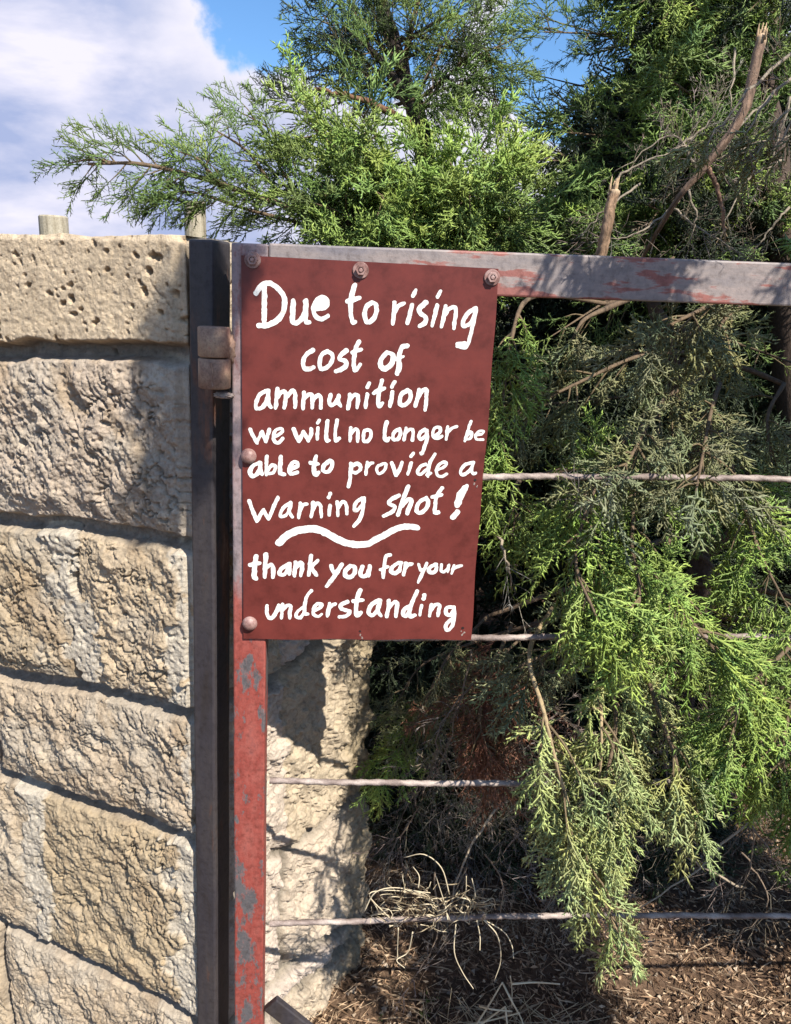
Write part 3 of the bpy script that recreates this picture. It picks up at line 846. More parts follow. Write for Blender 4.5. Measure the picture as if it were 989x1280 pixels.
T8 = G(320, 730, 7.064, [
 (36, [(98,190),(98,250),(115,295),(150,290),(185,235),(200,185)]), (32, [(202,190),(195,240)]),
 (31, [(235,180),(230,240),(225,300)]), (31, [(230,240),(275,190),(305,195),(300,250),(300,300)]),
 (33, [(490,58),(450,110),(430,200),(430,260),(460,265)]), (32, [(425,200),(370,240),(355,285),(390,295),(430,250)]),
 (31, [(510,235),(570,205),(580,180),(540,175),(510,220),(510,270),(550,285),(580,265)]),
 (34, [(650,170),(640,230),(630,285)]), (34, [(640,230),(670,190),(702,175)]),
 (38, [(808,155),(750,185),(760,220),(825,240),(800,280),(738,290)]),
 (41, [(920,55),(895,120),(885,200),(890,275),(928,252)]), (38, [(862,150),(945,140)])]) + G(440, 730, 6.181, [
 (35, [(210,125),(150,160),(130,220),(160,240),(200,195),(220,125)]), (34, [(218,130),(200,200),(225,245)]),
 (34, [(285,130),(280,190),(268,250)]), (34, [(280,190),(325,140),(350,150),(345,200),(340,250)]),
 (34, [(505,55),(470,130),(445,210),(450,250),(485,240)]), (33, [(445,170),(405,195),(395,235),(420,245),(450,200)]),
 (25, [(538,165),(530,200),(525,240)]), (34, [(560,87),(555,113)]),
 (30, [(612,160),(608,200),(600,245)]), (30, [(608,200),(645,160),(675,165),(670,205),(665,245)]),
 (30, [(785,180),(735,180),(725,220),(760,240),(790,190)]), (30, [(788,180),(790,250),(775,320),(745,355),(725,345),(730,310),(760,275),(785,265)])])

SIGN_OFF = 0.0035
sg_o = gate_pt(303, 800, SIGN_OFF)
def sign_uv(px, py, off=SIGN_OFF):
    h = gate_pt(px, py, off) - sg_o
    return h.dot(G_EX), h.z
def sign_xyz(u, w, off=0.0):
    return sg_o + G_EX * u + UP * w + G_N * off

def ms_mesh(F, x0, y0, h):
    """filled marching squares of F<0 ; F[i,j] at (x0+i h, y0+j h)"""
    verts = []; vid = {}
    def gv(key, p):
        k = vid.get(key)
        if k is None: k = len(verts); vid[key] = k; verts.append(p)
        return k
    ins = F < 0
    cnt = ins[:-1, :-1].astype(int) + ins[1:, :-1] + ins[1:, 1:] + ins[:-1, 1:]
    polys = {3: [], 4: [], 5: [], 6: []}
    for i, j in zip(*np.where(cnt > 0)):
        cs = [(i, j), (i + 1, j), (i + 1, j + 1), (i, j + 1)]
        poly = []
        for k in range(4):
            a = cs[k]; b = cs[(k + 1) % 4]
            fa = F[a]; fb = F[b]
            if fa < 0: poly.append(gv(a, (x0 + a[0] * h, y0 + a[1] * h)))
            if (fa < 0) != (fb < 0):
                t = fa / (fa - fb); key = (min(a, b), max(a, b))
                poly.append(gv(key, (x0 + (a[0] + (b[0] - a[0]) * t) * h, y0 + (a[1] + (b[1] - a[1]) * t) * h)))
        if len(poly) >= 3: polys[len(poly)].append(poly)
    return np.array(verts), [np.array(p) for p in polys.values() if p]

def paint_strokes(name, strokes, parent):
    segs = []
    for w, pts in strokes:
        P = crom([(a, b, 0) for a, b in pts], max(8, 7 * len(pts)))[:, :2]
        uv = np.array([sign_uv(a, b) for a, b in P])
        k = 0.5 * w * (sign_uv(P[0][0] + 1, P[0][1])[0] - sign_uv(P[0][0], P[0][1])[0]) * 0.96
        n = len(uv)
        rad = k * (1 + 0.07 * np.sin(np.linspace(0, random.uniform(3, 7), n) + random.uniform(0, 6)))
        rad[-max(2, n // 6):] *= np.linspace(1, 0.86, max(2, n // 6))
        segs.append((uv, rad))
    allp = np.concatenate([s[0] for s in segs])
    h = 0.0006; pad = 0.008
    x0, y0 = allp.min(0) - pad; x1, y1 = allp.max(0) + pad
    nx, ny = int((x1 - x0) / h) + 2, int((y1 - y0) / h) + 2
    F = np.full((nx, ny), 1.0)
    X = x0 + np.arange(nx) * h; Y = y0 + np.arange(ny) * h
    for uv, rad in segs:
        for a, b, ra, rb in zip(uv[:-1], uv[1:], rad[:-1], rad[1:]):
            m = max(ra, rb) + 0.003
            i0 = max(0, int((min(a[0], b[0]) - m - x0) / h)); i1 = min(nx, int((max(a[0], b[0]) + m - x0) / h) + 2)
            j0 = max(0, int((min(a[1], b[1]) - m - y0) / h)); j1 = min(ny, int((max(a[1], b[1]) + m - y0) / h) + 2)
            gx, gy = np.meshgrid(X[i0:i1], Y[j0:j1], indexing='ij')
            d = b - a; l2 = max(d @ d, 1e-12)
            t = np.clip(((gx - a[0]) * d[0] + (gy - a[1]) * d[1]) / l2, 0, 1)
            ds = np.hypot(gx - a[0] - t * d[0], gy - a[1] - t * d[1]) - (ra + (rb - ra) * t)
            F[i0:i1, j0:j1] = np.minimum(F[i0:i1, j0:j1], ds)
    gx, gy = np.meshgrid(X, Y, indexing='ij')
    F = F + 0.0009 * fbm(gx * 240, gy * 240, 9, 2)
    v2, polys = ms_mesh(F, x0, y0, h)
    V = np.array([tuple(sign_xyz(a, b, 0.0004)) for a, b in v2])
    return link(name, np_mesh(name, V, polys, None, False), MAT['white'], parent)

sign = empty('warning_sign', tuple(sign_xyz(0.15, 0)))
tag(sign, 'maroon metal sign with hand painted white lettering bolted to the gate', 'sign')
# panel: slightly wavy thin sheet with a ragged outline
def build_panel():
    cs = [sign_uv(*p) for p in ((304.5, 799), (588.5, 799.5), (624.5, 336), (301.5, 319))]
    c = np.array(cs)
    n, m = 60, 90
    front = []
    for j in range(m + 1):
        for i in range(n + 1):
            s, t = i / n, j / m
            p = (c[0] * (1 - s) + c[1] * s) * (1 - t) + (c[3] * (1 - s) + c[2] * s) * t
            e = 0.0007 * math.sin(9 * t + 2) + 0.0006 * math.sin(23 * t)
            if i == n: p = p + np.array((e, 0))
            if j == 0: p = p + np.array((0, 0.0007 * math.sin(17 * s + 1)))
            front.append(p)
    front = np.array(front)
    V = np.array([tuple(sign_xyz(a, b)) for a, b in front]); Vb = np.array([tuple(sign_xyz(a, b, -0.0022)) for a, b in front])
    idx = np.arange((n + 1) * (m + 1)).reshape(m + 1, n + 1); k = idx.size
    q = np.stack([idx[:-1, :-1], idx[:-1, 1:], idx[1:, 1:], idx[1:, :-1]], -1).reshape(-1, 4)
    per = np.concatenate([idx[0, :], idx[1:, -1], idx[-1, -2::-1], idx[-2:0:-1, 0]]); nx_ = np.roll(per, -1)
    sd = np.stack([per, per + k, nx_ + k, nx_], -1)
    me = np_mesh('panel', np.concatenate([V, Vb]), [np.concatenate([q, q[:, ::-1] + k, sd])], None, False)
    return link('panel', me, MAT['panel'], sign)
build_panel()
for nm, t in (('lettering', T1), ('lettering', T2), ('lettering', T3), ('lettering', T4), ('lettering', T5), ('lettering', T6), ('flourish', TF), ('lettering', T7), ('lettering', T8)):
    paint_strokes(nm, t, sign)

def bolt(px, py, hexa=True):
    p = gate_pt(px, py, SIGN_OFF)
    bm = bmesh.new()
    lathe(bm, p + G_N * 0.0002, G_N, [(0, 0.0104), (0.0014, 0.0104), (0.0020, 0.0098), (0.0020, 0.006)], 26)
    w = link('washer', bm_mesh('washer', bm), MAT['bolt'], None)
    bm = bmesh.new()
    if hexa:
        lathe(bm, p + G_N * 0.0021, G_N, [(0, 0.0070), (0.0045, 0.0070), (0.0052, 0.0062), (0.0052, 0.0040), (0.0030, 0.0038), (0.0030, 0.0001)], 6)
        lathe(bm, p + G_N * 0.0052, G_N, [(0, 0.0026), (0.0020, 0.0026), (0.0024, 0.0018)], 12)
    else:
        lathe(bm, p + G_N * 0.0021, G_N, [(0.0068 * math.sin(a), 0.0100 * math.cos(a)) for a in (0, 0.25, 0.5, 0.75, 1.0, 1.25, 1.45)], 22)
    b = link('bolt', bm_mesh('bolt', bm), MAT['bolt'], sign)
    w.parent = b; w.matrix_parent_inverse = Matrix.Translation(sign.location).inverted()
    w.matrix_parent_inverse = b.matrix_parent_inverse.copy() if False else (b.matrix_world.inverted())
    return b, w
sign_bolts = [bolt(316, 325), bolt(451, 338), bolt(615, 347), bolt(311, 570, False), bolt(312.5, 779, False)]
bpy.context.view_layer.update()
for b_, w in sign_bolts:
    w.matrix_parent_inverse = b_.matrix_world.inverted()
for px, py, r_ in ((450, 789, 0.0016), (578.5, 785, 0.0021), (594, 600, 0.0019)):
    bm = bmesh.new()
    lathe(bm, gate_pt(px, py, SIGN_OFF) + G_N * 0.0002, G_N, [(0, r_), (0.0002, r_)], 12)  # dark disc on the panel stands for the shade inside a hole
    link('screw_hole_disc', bm_mesh('screw_hole_disc', bm), MAT['hole'], sign)
    bm = bmesh.new()
    for k in range(4):
        q_ = gate_pt(px + random.uniform(-2, 3), py + 4 + 3 * k / 2, SIGN_OFF)
        lathe(bm, q_ + G_N * (0.0003 + 0.00005 * k), G_N, [(0, random.uniform(0.0008, 0.0015)), (0.0001, 0.0006)], 7)
    link('bare_metal_chip', bm_mesh('bare_metal_chip', bm), MAT['bar'], sign)

# ------------------------------------------------------------------ fence posts beyond the wall
def fence_post(px0, px1, ptop, depth, label):
    pm = at((px0 + px1) / 2, ptop, depth)
    r = (px1 - px0) / F_PX * depth / 2
    zg = gz1(pm.x, pm.y) - 0.2
    g = bmesh.new()
    lathe(g, Vector((pm.x, pm.y, zg)), UP, [(0, r * 1.03), (0.5, r), (1.0, r * 1.02), (pm.z - zg - 0.006, r), (pm.z - zg, r * 0.93)], 18)
    o = link('fence_post', bm_mesh('fence_post', g, False), MAT['fencewood'])
    tag(o, label, 'fence post', 'wooden fence posts beyond the wall')
fence_post(50, 83, 270, 3.6, 'short wooden post top standing clear against the sky behind the left wall')
fence_post(231, 256, 252, 3.4, 'pale wooden post half hidden by juniper twigs just behind the hinge post')

# ------------------------------------------------------------------ foliage prototypes
def cone(p, d, ln, r, bend=None):
    """3-sided shoot: list of verts, tris. With bend a middle ring."""
    d = d / (np.linalg.norm(d) + 1e-9)
    ref = np.array((0.0, 0.1, 1.0)) if abs(d[2]) < 0.9 else np.array((1.0, 0, 0))
    x = np.cross(d, ref); x /= np.linalg.norm(x); y = np.cross(d, x)
    ring = [np.cos(a) * x + np.sin(a) * y for a in (0.3, 2.39, 4.49)]
    if bend is None:
        V = [p + r * k for k in ring] + [p + d * ln]
        T = [(0, 1, 3), (1, 2, 3), (2, 0, 3)]
    else:
        m = p + d * ln * 0.55; tip = p + d * ln + bend
        V = [p + r * 0.8 * k for k in ring] + [m + r * k for k in ring] + [tip]
        T = []
        for k in range(3):
            a, b = k, (k + 1) % 3
            T += [(a, b, 3 + b), (a, 3 + b, 3 + a), (3 + a, 3 + b, 6)]
    return np.array(V), np.array(T)

def make_spray(seed, density=1.0, r=0.013, subs=True, spread=1.0, wild=0.35, stem=None):
    R = np.random.RandomState(seed)
    VV, TT, CC, n = [], [], [], 0
    def put(V, T, c):
        nonlocal n
        VV.append(V); TT.append(T + n); CC.append(np.full(len(V), c)); n += len(V)
    bendv = np.array((0, R.uniform(-.25, .25), R.uniform(-.2, .1)))
    def axis(t): return np.array((t, 0, 0)) + bendv * t * t
    ts = np.linspace(0, 0.92, 7)
    for a, b in zip(ts[:-1], ts[1:]):
        V, T = cone(axis(a), axis(b) - axis(a), np.linalg.norm(axis(b) - axis(a)) * 1.25, r * (1.0 - 0.45 * a))
        put(V, T, 0.25 + 0.5 * a)
    nside = int(14 * density)
    for i in range(nside):
        t = 0.06 + 0.88 * (i + R.rand() * 0.6) / nside
        p = axis(t)
        side = 1 if i % 2 else -1
        ang = R.uniform(0.4, 1.05)
        az = side * (math.pi / 2) + R.normal(0, wild * 1.6)
        # rotate about x axis
        d = np.array((math.cos(ang), math.sin(ang) * math.sin(az) * spread, math.sin(ang) * math.cos(az)))
        ln = (0.44 * (1 - t) ** 0.75 + 0.13) * R.uniform(0.7, 1.15)
        bd = np.array((0.25, R.normal(0, .15), R.normal(0.05, .12))) * ln * 0.6
        V, T = cone(p, d, ln, r * 0.8, bd); put(V, T, 0.45)
        if subs:
            ns = max(2, int(ln / 0.062))
            for k in range(ns):
                s = (k + 0.4 + 0.5 * R.rand()) / (ns + 0.3)
                pp = p + d * ln * s + bd * s * s
                sd = 1 if k % 2 else -1
                perp = np.cross(d, np.array((R.normal(0, .5), R.normal(0, .5), 1.0))); perp /= np.linalg.norm(perp)
                a_ = R.uniform(0.35, 0.95)
                dd = d * math.cos(a_) + sd * perp * math.sin(a_) + bd / ln * s + R.normal(0, wild * 0.7, 3)
                l2 = R.uniform(0.06, 0.17) * (1.1 - 0.4 * s) + 0.02
                V, T = cone(pp, dd, l2, r * R.uniform(0.72, 1.0)); put(V, T, 0.55 + 0.45 * s)
    for k in range(5):
        d = np.array((1, R.normal(0, .5), R.normal(0, .4)))
        V, T = cone(axis(0.88), d, R.uniform(0.09, 0.2), r * 0.85); put(V, T, 1.0)
    return np.concatenate(VV), np.concatenate(TT), np.concatenate(CC)

SPRAYS = [make_spray(100 + k, 0.85, 0.0205, wild=0.55) for k in range(9)]
SPARSE = [make_spray(200 + k, 0.75, 0.015, True, 1.0, 0.6) for k in range(4)]
TWIGS = [make_spray(300 + k, 0.42, 0.0075, False, 1.0, 0.9) for k in range(4)] + [make_spray(320 + k, 0.4, 0.006, True, 1.0, 0.8) for k in range(2)]
COARSE = [make_spray(400 + k, 0.7, 0.022, True, 1.0, 0.5) for k in range(4)]
FRONT = [make_spray(500 + k, 0.72, 0.027, True, 1.0, 0.5) for k in range(6)]
LIB = {'front': FRONT, 'lush': SPRAYS, 'sparse': SPARSE, 'twig': TWIGS, 'coarse': COARSE}

GREENS = {   # (tip, inner) colours; dark lowered for gap shade, bright raised for sunlit clumps
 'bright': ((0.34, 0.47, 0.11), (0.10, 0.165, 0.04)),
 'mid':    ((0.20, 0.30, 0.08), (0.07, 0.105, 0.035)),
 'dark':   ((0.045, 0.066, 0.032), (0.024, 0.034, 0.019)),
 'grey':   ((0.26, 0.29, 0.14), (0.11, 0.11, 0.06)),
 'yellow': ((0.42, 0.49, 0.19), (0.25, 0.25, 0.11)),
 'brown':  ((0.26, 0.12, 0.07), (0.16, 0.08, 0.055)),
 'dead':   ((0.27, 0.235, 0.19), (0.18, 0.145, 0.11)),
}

class Tree:
    def __init__(s, name, base, label, cat, group=None):
        s.e = empty(name, base); tag(s.e, label, cat, group)
        s.base = Vector(base)
        s.wood = Geo(); s.trunkg = Geo(); s.inst = {}; s.dead = Geo(); s.dinst = {}
    def spray(s, lib, p, d, ln, kind, up=None, bucket=None):
        k = random.randrange(len(LIB[lib]))
        d = np.asarray(d, float); d = d / (np.linalg.norm(d) + 1e-9)
        r1 = rng.normal(0, 1, 3); y = np.cross(d, r1); y /= np.linalg.norm(y) + 1e-9
        if up is not None:
            y = np.cross(np.asarray(up, float), d) + 0.35 * y; y -= d * (y @ d); y /= np.linalg.norm(y) + 1e-9
        z = np.cross(d, y)
        dst = s.dinst if bucket == 'dead' else s.inst
        tip, inner = GREENS[kind]
        v = rng.uniform(0.8, 1.2) * np.array((rng.uniform(0.9, 1.12), 1, rng.uniform(0.85, 1.2)))
        dst.setdefault((lib, k), []).append((np.stack([d, y, z]) * ln, np.asarray(p, float), np.array(tip) * v, np.array(inner) * v))
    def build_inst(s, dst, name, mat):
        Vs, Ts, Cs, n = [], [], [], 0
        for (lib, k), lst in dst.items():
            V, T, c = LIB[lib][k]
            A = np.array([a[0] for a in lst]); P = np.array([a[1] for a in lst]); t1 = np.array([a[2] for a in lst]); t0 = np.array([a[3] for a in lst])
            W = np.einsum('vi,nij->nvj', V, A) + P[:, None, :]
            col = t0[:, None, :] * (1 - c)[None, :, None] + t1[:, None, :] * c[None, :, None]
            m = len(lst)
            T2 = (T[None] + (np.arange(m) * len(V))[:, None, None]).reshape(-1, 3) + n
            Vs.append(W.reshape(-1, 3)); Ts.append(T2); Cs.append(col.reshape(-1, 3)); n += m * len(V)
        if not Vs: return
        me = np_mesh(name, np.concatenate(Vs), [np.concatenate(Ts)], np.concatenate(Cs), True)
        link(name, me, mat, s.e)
    def limb(s, pts, r0, r1, col=(0.13, 0.09, 0.06), seg=7, n=None, trunk=False, rough=0.0):
        n = n or max(6, 5 * len(pts))
        P = crom(pts, n)
        if rough: P = P + rng.normal(0, rough, P.shape) * np.linspace(0, 1, n)[:, None].clip(0.1)
        (s.trunkg if trunk else s.wood).tube(P, np.linspace(r0, r1, n) * (1 + 0.08 * rng.normal(0, 1, n)), col, seg)
        return P
    def bough(s, pts, kind='mid', r=0.006, twig_len=0.16, gap=0.035, spray_len=0.11, start=0.0, lib='lush', droop=0.15, n_spray=4, stemcol=None, twigcol=(0.16, 0.12, 0.07)):
        pts = [np.asarray(p, float) for p in pts]
        ln = sum(np.linalg.norm(b - a) for a, b in zip(pts[:-1], pts[1:]))
        n = max(10, int(ln / 0.02))
        P = s.limb(pts, r, r * 0.3, stemcol or (0.14, 0.10, 0.065), 6, n)
        T = np.gradient(P, axis=0); T /= np.linalg.norm(T, axis=1)[:, None] + 1e-9
        k = max(2, int(ln * (1 - start) / gap))
        for i in range(k):
            f = start + (1 - start) * (i + rng.rand() * 0.8) / k
            j = min(int(f * (n - 1)), n - 1)
            t = T[j]; side = rng.normal(0, 1, 3); side -= t * (side @ t); side /= np.linalg.norm(side) + 1e-9
            a = rng.uniform(0.6, 1.15)
            d = t * math.cos(a) + side * math.sin(a) + np.array((0, 0, -droop))
            d /= np.linalg.norm(d)
            tl = twig_len * (1.05 - 0.6 * f) * rng.uniform(0.5, 1.2)
            p0 = P[j]; d2 = d + np.array((0, 0, -droop)) + 0.3 * t; d2 /= np.linalg.norm(d2)
            tp = np.array([p0, p0 + d * tl * 0.5, p0 + d * tl * 0.5 + d2 * tl * 0.5])
            q = crom(tp, 6)
            s.wood.tube(q, np.linspace(0.0022, 0.0009, 6), twigcol, 4)
            m = max(1, int(round(n_spray * tl / twig_len + rng.rand() * 0.5)))
            for x in range(m):
                g = (x + 0.4 + 0.5 * rng.rand()) / m
                pp = q[min(5, int(g * 5))]
                sd = rng.normal(0, 1, 3); sd -= d2 * (sd @ d2); sd /= np.linalg.norm(sd) + 1e-9
                aa = rng.uniform(0.35, 0.9)
                s.spray(lib, pp, d2 * math.cos(aa) + sd * math.sin(aa) + np.array((0, 0, -droop * 0.5)), spray_len * rng.uniform(0.65, 1.2), kind, up=(0, -0.5, 0.8))
            s.spray(lib, q[-1], d2, spray_len * rng.uniform(0.8, 1.2), kind, up=(0, -0.5, 0.8))
        s.spray(lib, P[-1], T[-1], spray_len * 1.2, kind)
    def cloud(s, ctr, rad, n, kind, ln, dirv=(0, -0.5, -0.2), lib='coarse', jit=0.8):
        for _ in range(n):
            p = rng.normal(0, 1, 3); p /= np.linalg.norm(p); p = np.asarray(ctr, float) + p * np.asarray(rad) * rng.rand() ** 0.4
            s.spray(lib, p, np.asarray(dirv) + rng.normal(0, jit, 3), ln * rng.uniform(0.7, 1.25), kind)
    def dead_twig(s, pts, r=0.003, n=8, ln=0.1, col=(0.26, 0.22, 0.17)):
        g = Geo()
        P = crom(pts, 14); P = P + rng.normal(0, 0.002, P.shape)
        g.tube(P, np.linspace(r, r * 0.35, 14), col, 5)
        T = np.gradient(P, axis=0)
        tmp, s.inst = s.inst, {}
        for i in range(n):
            j = rng.randint(2, 14); d = T[j] / np.linalg.norm(T[j]) + rng.normal(0, 0.6, 3)
            s.spray('twig', P[j], d, ln * rng.uniform(0.5, 1.3), 'dead')
        for (lib, k), lst in s.inst.items():
            V, Tt, c = LIB[lib][k]
            for (A, p, t1_, t0_) in lst:
                g.add(V @ A + p, None, Tt, t0_[None] * (1 - c)[:, None] + t1_[None] * c[:, None])
        s.inst = tmp
        g.build('dead_branch', MAT['bark'], s.e)
    def done(s):
        s.trunkg.build('trunk', MAT['bark'], s.e)
        s.wood.build('branches', MAT['bark'], s.e)
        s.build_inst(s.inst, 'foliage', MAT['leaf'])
def A3(*l): return [np.array(tuple(at(*p))) for p in l]

# ------------------------------------------------------------------ centre juniper
def ground_pt(px, depth):
    p = at(px, 700, depth); return (p.x, p.y, gz1(p.x, p.y))
b0 = ground_pt(600, 2.5)
t1 = Tree('juniper_tree', b0, 'bright green juniper with a forked dark trunk behind the middle of the gate', 'tree')
tr = [np.array(b0) - np.array((0, 0, 0.1))] + A3((575, 600, 2.48), (548, 330, 2.45), (527, 170, 2.42), (500, 80, 2.4), (462, -60, 2.4), (450, -260, 2.4))
t1.limb(tr, 0.05, 0.008, (0.05, 0.04, 0.035), 10, 40, True, 0.004)
t1.limb(A3((524, 160, 2.42), (470, 132, 2.3), (430, 118, 2.2), (395, 112, 2.15)), 0.011, 0.004, (0.16, 0.09, 0.055), rough=.003)
t1.limb(A3((515, 130, 2.4), (480, 80, 2.35), (440, 40, 2.3)), 0.014, 0.005, (0.05, 0.04, 0.035), rough=.003)
# long arm reaching left over the wall
t1.bough(A3((545, 300, 2.35), (430, 280, 2.15), (320, 245, 2.0), (250, 222, 1.95), (175, 205, 1.9), (110, 205, 1.88)), 'mid', 0.010, 0.115, 0.027, 0.09, 0.12, n_spray=3, lib='sparse')
t1.bough(A3((150, 204, 1.89), (110, 200, 1.88), (75, 207, 1.88)), 'mid', 0.003, 0.05, 0.03, 0.06, 0.1, n_spray=2, lib='sparse')
t1.bough(A3((430, 285, 2.15), (350, 240, 2.05), (310, 190, 2.0), (265, 160, 1.98)), 'mid', 0.006, 0.08, 0.036, 0.07, 0.1, lib='sparse', n_spray=2)
t1.bough(A3((400, 285, 2.1), (310, 262, 2.0), (240, 240, 1.95), (200, 245, 1.93)), 'mid', 0.005, 0.08, 0.034, 0.08, 0.1)
t1.bough(A3((330, 250, 2.0), (275, 228, 1.95), (250, 200, 1.93), (225, 190, 1.92)), 'bright', 0.005, 0.08, 0.034, 0.08, 0.1)
t1.bough(A3((400, 270, 2.15), (350, 210, 2.1), (340, 165, 2.1), (300, 140, 2.1)), 'mid', 0.005, 0.11, 0.032, 0.09, 0.1, lib='sparse', n_spray=3)
mass = [((380, 150), 'bright'), ((365, 210), 'mid'), ((395, 255), 'mid'), ((440, 175), 'bright'), ((470, 240), 'bright'), ((420, 300), 'bright'), ((520, 250), 'bright'), ((560, 190), 'bright'), ((610, 170), 'bright'), ((630, 220), 'bright'), ((580, 290), 'mid'), ((640, 285), 'mid'), ((500, 300), 'mid'), ((660, 250), 'mid'), ((450, 140), 'mid'), ((590, 240), 'bright')]
for (q, kd) in mass:
    s0 = (random.uniform(520, 545), random.uniform(200, 340), 2.42)
    mid = ((s0[0] + q[0]) / 2, (s0[1] + q[1]) / 2 + 10, 2.2)
    t1.bough(A3(s0, mid, (q[0], q[1], random.uniform(1.9, 2.05))), kd, 0.006, 0.15, 0.030, 0.115, 0.15, n_spray=4)
upper = [((500, 60), (600, 10)), ((470, 40), (470, -60)), ((540, 70), (575, 40)), ((440, 60), (400, 40)), ((420, 130), (365, 125)), ((580, 130), (610, 140)), ((530, -20), (580, -60)), ((450, 90), (405, 20)), ((560, 40), (600, -40)), ((440, 10), (430, -60)), ((580, 80), (640, 50)), ((440, 85), (385, 90)), ((460, 60), (410, 60)), ((520, 20), (540, -60)), ((560, 110), (615, 95)), ((450, -10), (400, 30)), ((600, 60), (620, 130)), ((575, 20), (570, 100)), ((550, 60), (530, 100))]
for a, b_ in upper:
    s0 = (random.uniform(495, 520), random.uniform(40, 150), 2.4)
    t1.bough(A3(s0, (*a, 2.35), (*b_, random.uniform(2.2, 2.5))), random.choice(['mid', 'dark', 'mid']), 0.005, 0.15, 0.036, 0.10, 0.1, lib='sparse', n_spray=3)
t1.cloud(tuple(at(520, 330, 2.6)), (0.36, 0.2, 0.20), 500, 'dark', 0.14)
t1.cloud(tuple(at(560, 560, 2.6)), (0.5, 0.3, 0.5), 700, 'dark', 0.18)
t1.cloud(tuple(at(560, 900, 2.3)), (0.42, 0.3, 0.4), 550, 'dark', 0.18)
t1.done()

# ------------------------------------------------------------------ tall juniper on the right
b2 = ground_pt(1010, 2.3)
t2 = Tree('juniper_tree', b2, 'tall dark juniper with bare dead branches and broken stubs at the right', 'tree')
tr = [np.array(b2) - np.array((0, 0, 0.1))] + A3((1000, 700, 2.35), (985, 400, 2.4), (960, 150, 2.45), (930, -100, 2.5), (915, -420, 2.5))
t2.limb(tr, 0.075, 0.02, (0.07, 0.05, 0.04), 10, 40, True, 0.005)
for _ in range(34):
    q = (random.uniform(690, 1040), random.uniform(-60, 320))
    if q[0] < 770 and q[1] < 170: q = (q[0] + 110, q[1])
    
    s0 = (random.uniform(930, 985), min(330, q[1] + random.uniform(20, 120)), 2.45)
    mid = ((s0[0] + q[0]) / 2, (s0[1] + q[1]) / 2 - 8, 2.35)
    kd = random.choice(['mid', 'dark', 'mid', 'bright', 'mid'])
    t2.bough(A3(s0, mid, (q[0], q[1], random.uniform(2.0, 2.5))), kd, 0.006, 0.17, 0.030, 0.10, 0.15, n_spray=4)
for q, kd in [((680, 40), 'mid'), ((700, 165), 'mid'), ((665, 200), 'dark'), ((700, 240), 'mid'), ((740, 270), 'mid'), ((690, 290), 'mid'), ((790, 110), 'bright'), ((860, 60), 'mid'), ((720, 260), 'bright')]:
    s0 = (random.uniform(880, 960), q[1] + random.uniform(0, 60), 2.45)
    t2.bough(A3(s0, ((s0[0] + q[0]) / 2, (s0[1] + q[1]) / 2, 2.4), (*q, random.uniform(2.15, 2.4))), kd, 0.005, 0.15, 0.034, 0.095, 0.12, lib='sparse' if q[1] < 150 else 'lush', n_spray=4)
for q in ((655, 90), (670, 20), (640, 150), (700, 110)):
    t2.bough(A3((840, q[1] + 40, 2.5), (760, q[1] + 25, 2.5), (*q, 2.5)), 'mid', 0.004, 0.14, 0.06, 0.09, 0.35, lib='sparse', n_spray=2)
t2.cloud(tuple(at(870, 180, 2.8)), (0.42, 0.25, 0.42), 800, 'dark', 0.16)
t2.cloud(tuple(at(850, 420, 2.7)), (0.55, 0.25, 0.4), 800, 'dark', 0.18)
# overhead limb arching over the gate towards the viewer (its twigs shade the rail and the wall end)
def sun_at(p, k):
    return np.array(tuple(Vector(p) + SUN_DIR * k))
t2.limb([np.array(tuple(at(930, -100, 2.5))), np.array((1.15, 1.7, 2.95)), np.array((0.85, 0.95, 2.80)), np.array((0.45, 0.55, 2.62)), np.array((0.24, 0.45, 2.50))], 0.022, 0.006)
for k in range(3):
    wl = [hit(*p, W_P, W_N) for p in ((228, 385), (222, 420), (216 + 4 * k, 460), (215 - 6 * k, 560), (208 - 6 * k, 640))]
    t2.bough([np.array((0.24, 0.45, 2.50))] + [sun_at(p, 1.22) for p in wl], 'mid', 0.005, 0.05, 0.009, 0.05, 0.15, n_spray=3, lib='coarse')
for px_, py_ in ((710, 350), (745, 350), (775, 345), (790, 355), (815, 350), (830, 340), (975, 350)):
    q_ = sun_at(gate_pt(px_, py_), 0.56)
    t2.bough([np.array((0.80, 0.85, 2.70)), q_ + np.array((0.04, 0.02, 0.16)), q_ + np.array((0, 0, -0.02))], 'mid', 0.003, 0.06, 0.08, 0.09, 0.6, lib='coarse', n_spray=1)
for tg_ in ((0.16, 1.33, 0.02), (0.17, 1.39, 0.03), (0.18, 1.46, 0.04), (0.19, 1.53, 0.05), (0.20, 1.61, 0.06), (0.22, 1.70, 0.07)):  # unseen boughs out of view, added to shade the ground behind the gate
    tgt = np.array(tg_) + 2.2 * np.array(tuple(SUN_DIR))
    t2.bough([np.array((1.30, 1.2, 2.60)), tgt + np.array((0.36, 0.05, 0.10)), tgt + np.array((0.2, 0, 0.05)), tgt + np.array((0.02, 0, 0.0))], 'mid', 0.006, 0.08, 0.011, 0.09, 0.45, droop=0.1, n_spray=4, lib='coarse')
t2.limb([np.array((1.15, 1.7, 2.95)), np.array((1.30, 1.2, 2.60)), np.array((1.32, 1.0, 2.5))], 0.014, 0.006)
# near dead twigs whose shadows fall on the rail
for tq_ in ((745, 345), (775, 345), (800, 350), (822, 340)):
    q_ = sun_at(gate_pt(*tq_), 0.20)
    t2.dead_twig([q_ + np.array((0.16, 0.10, 0.16)), q_ + np.array((0.05, 0.02, 0.06)), q_ + np.array((0, 0, -0.01))], 0.0026, 5, 0.07)
    for _ in range(3): t2.spray('front', q_ + rng.normal(0, 0.012, 3), (-0.3, -0.1, -0.9) + rng.normal(0, 0.25, 3), 0.05, 'grey')
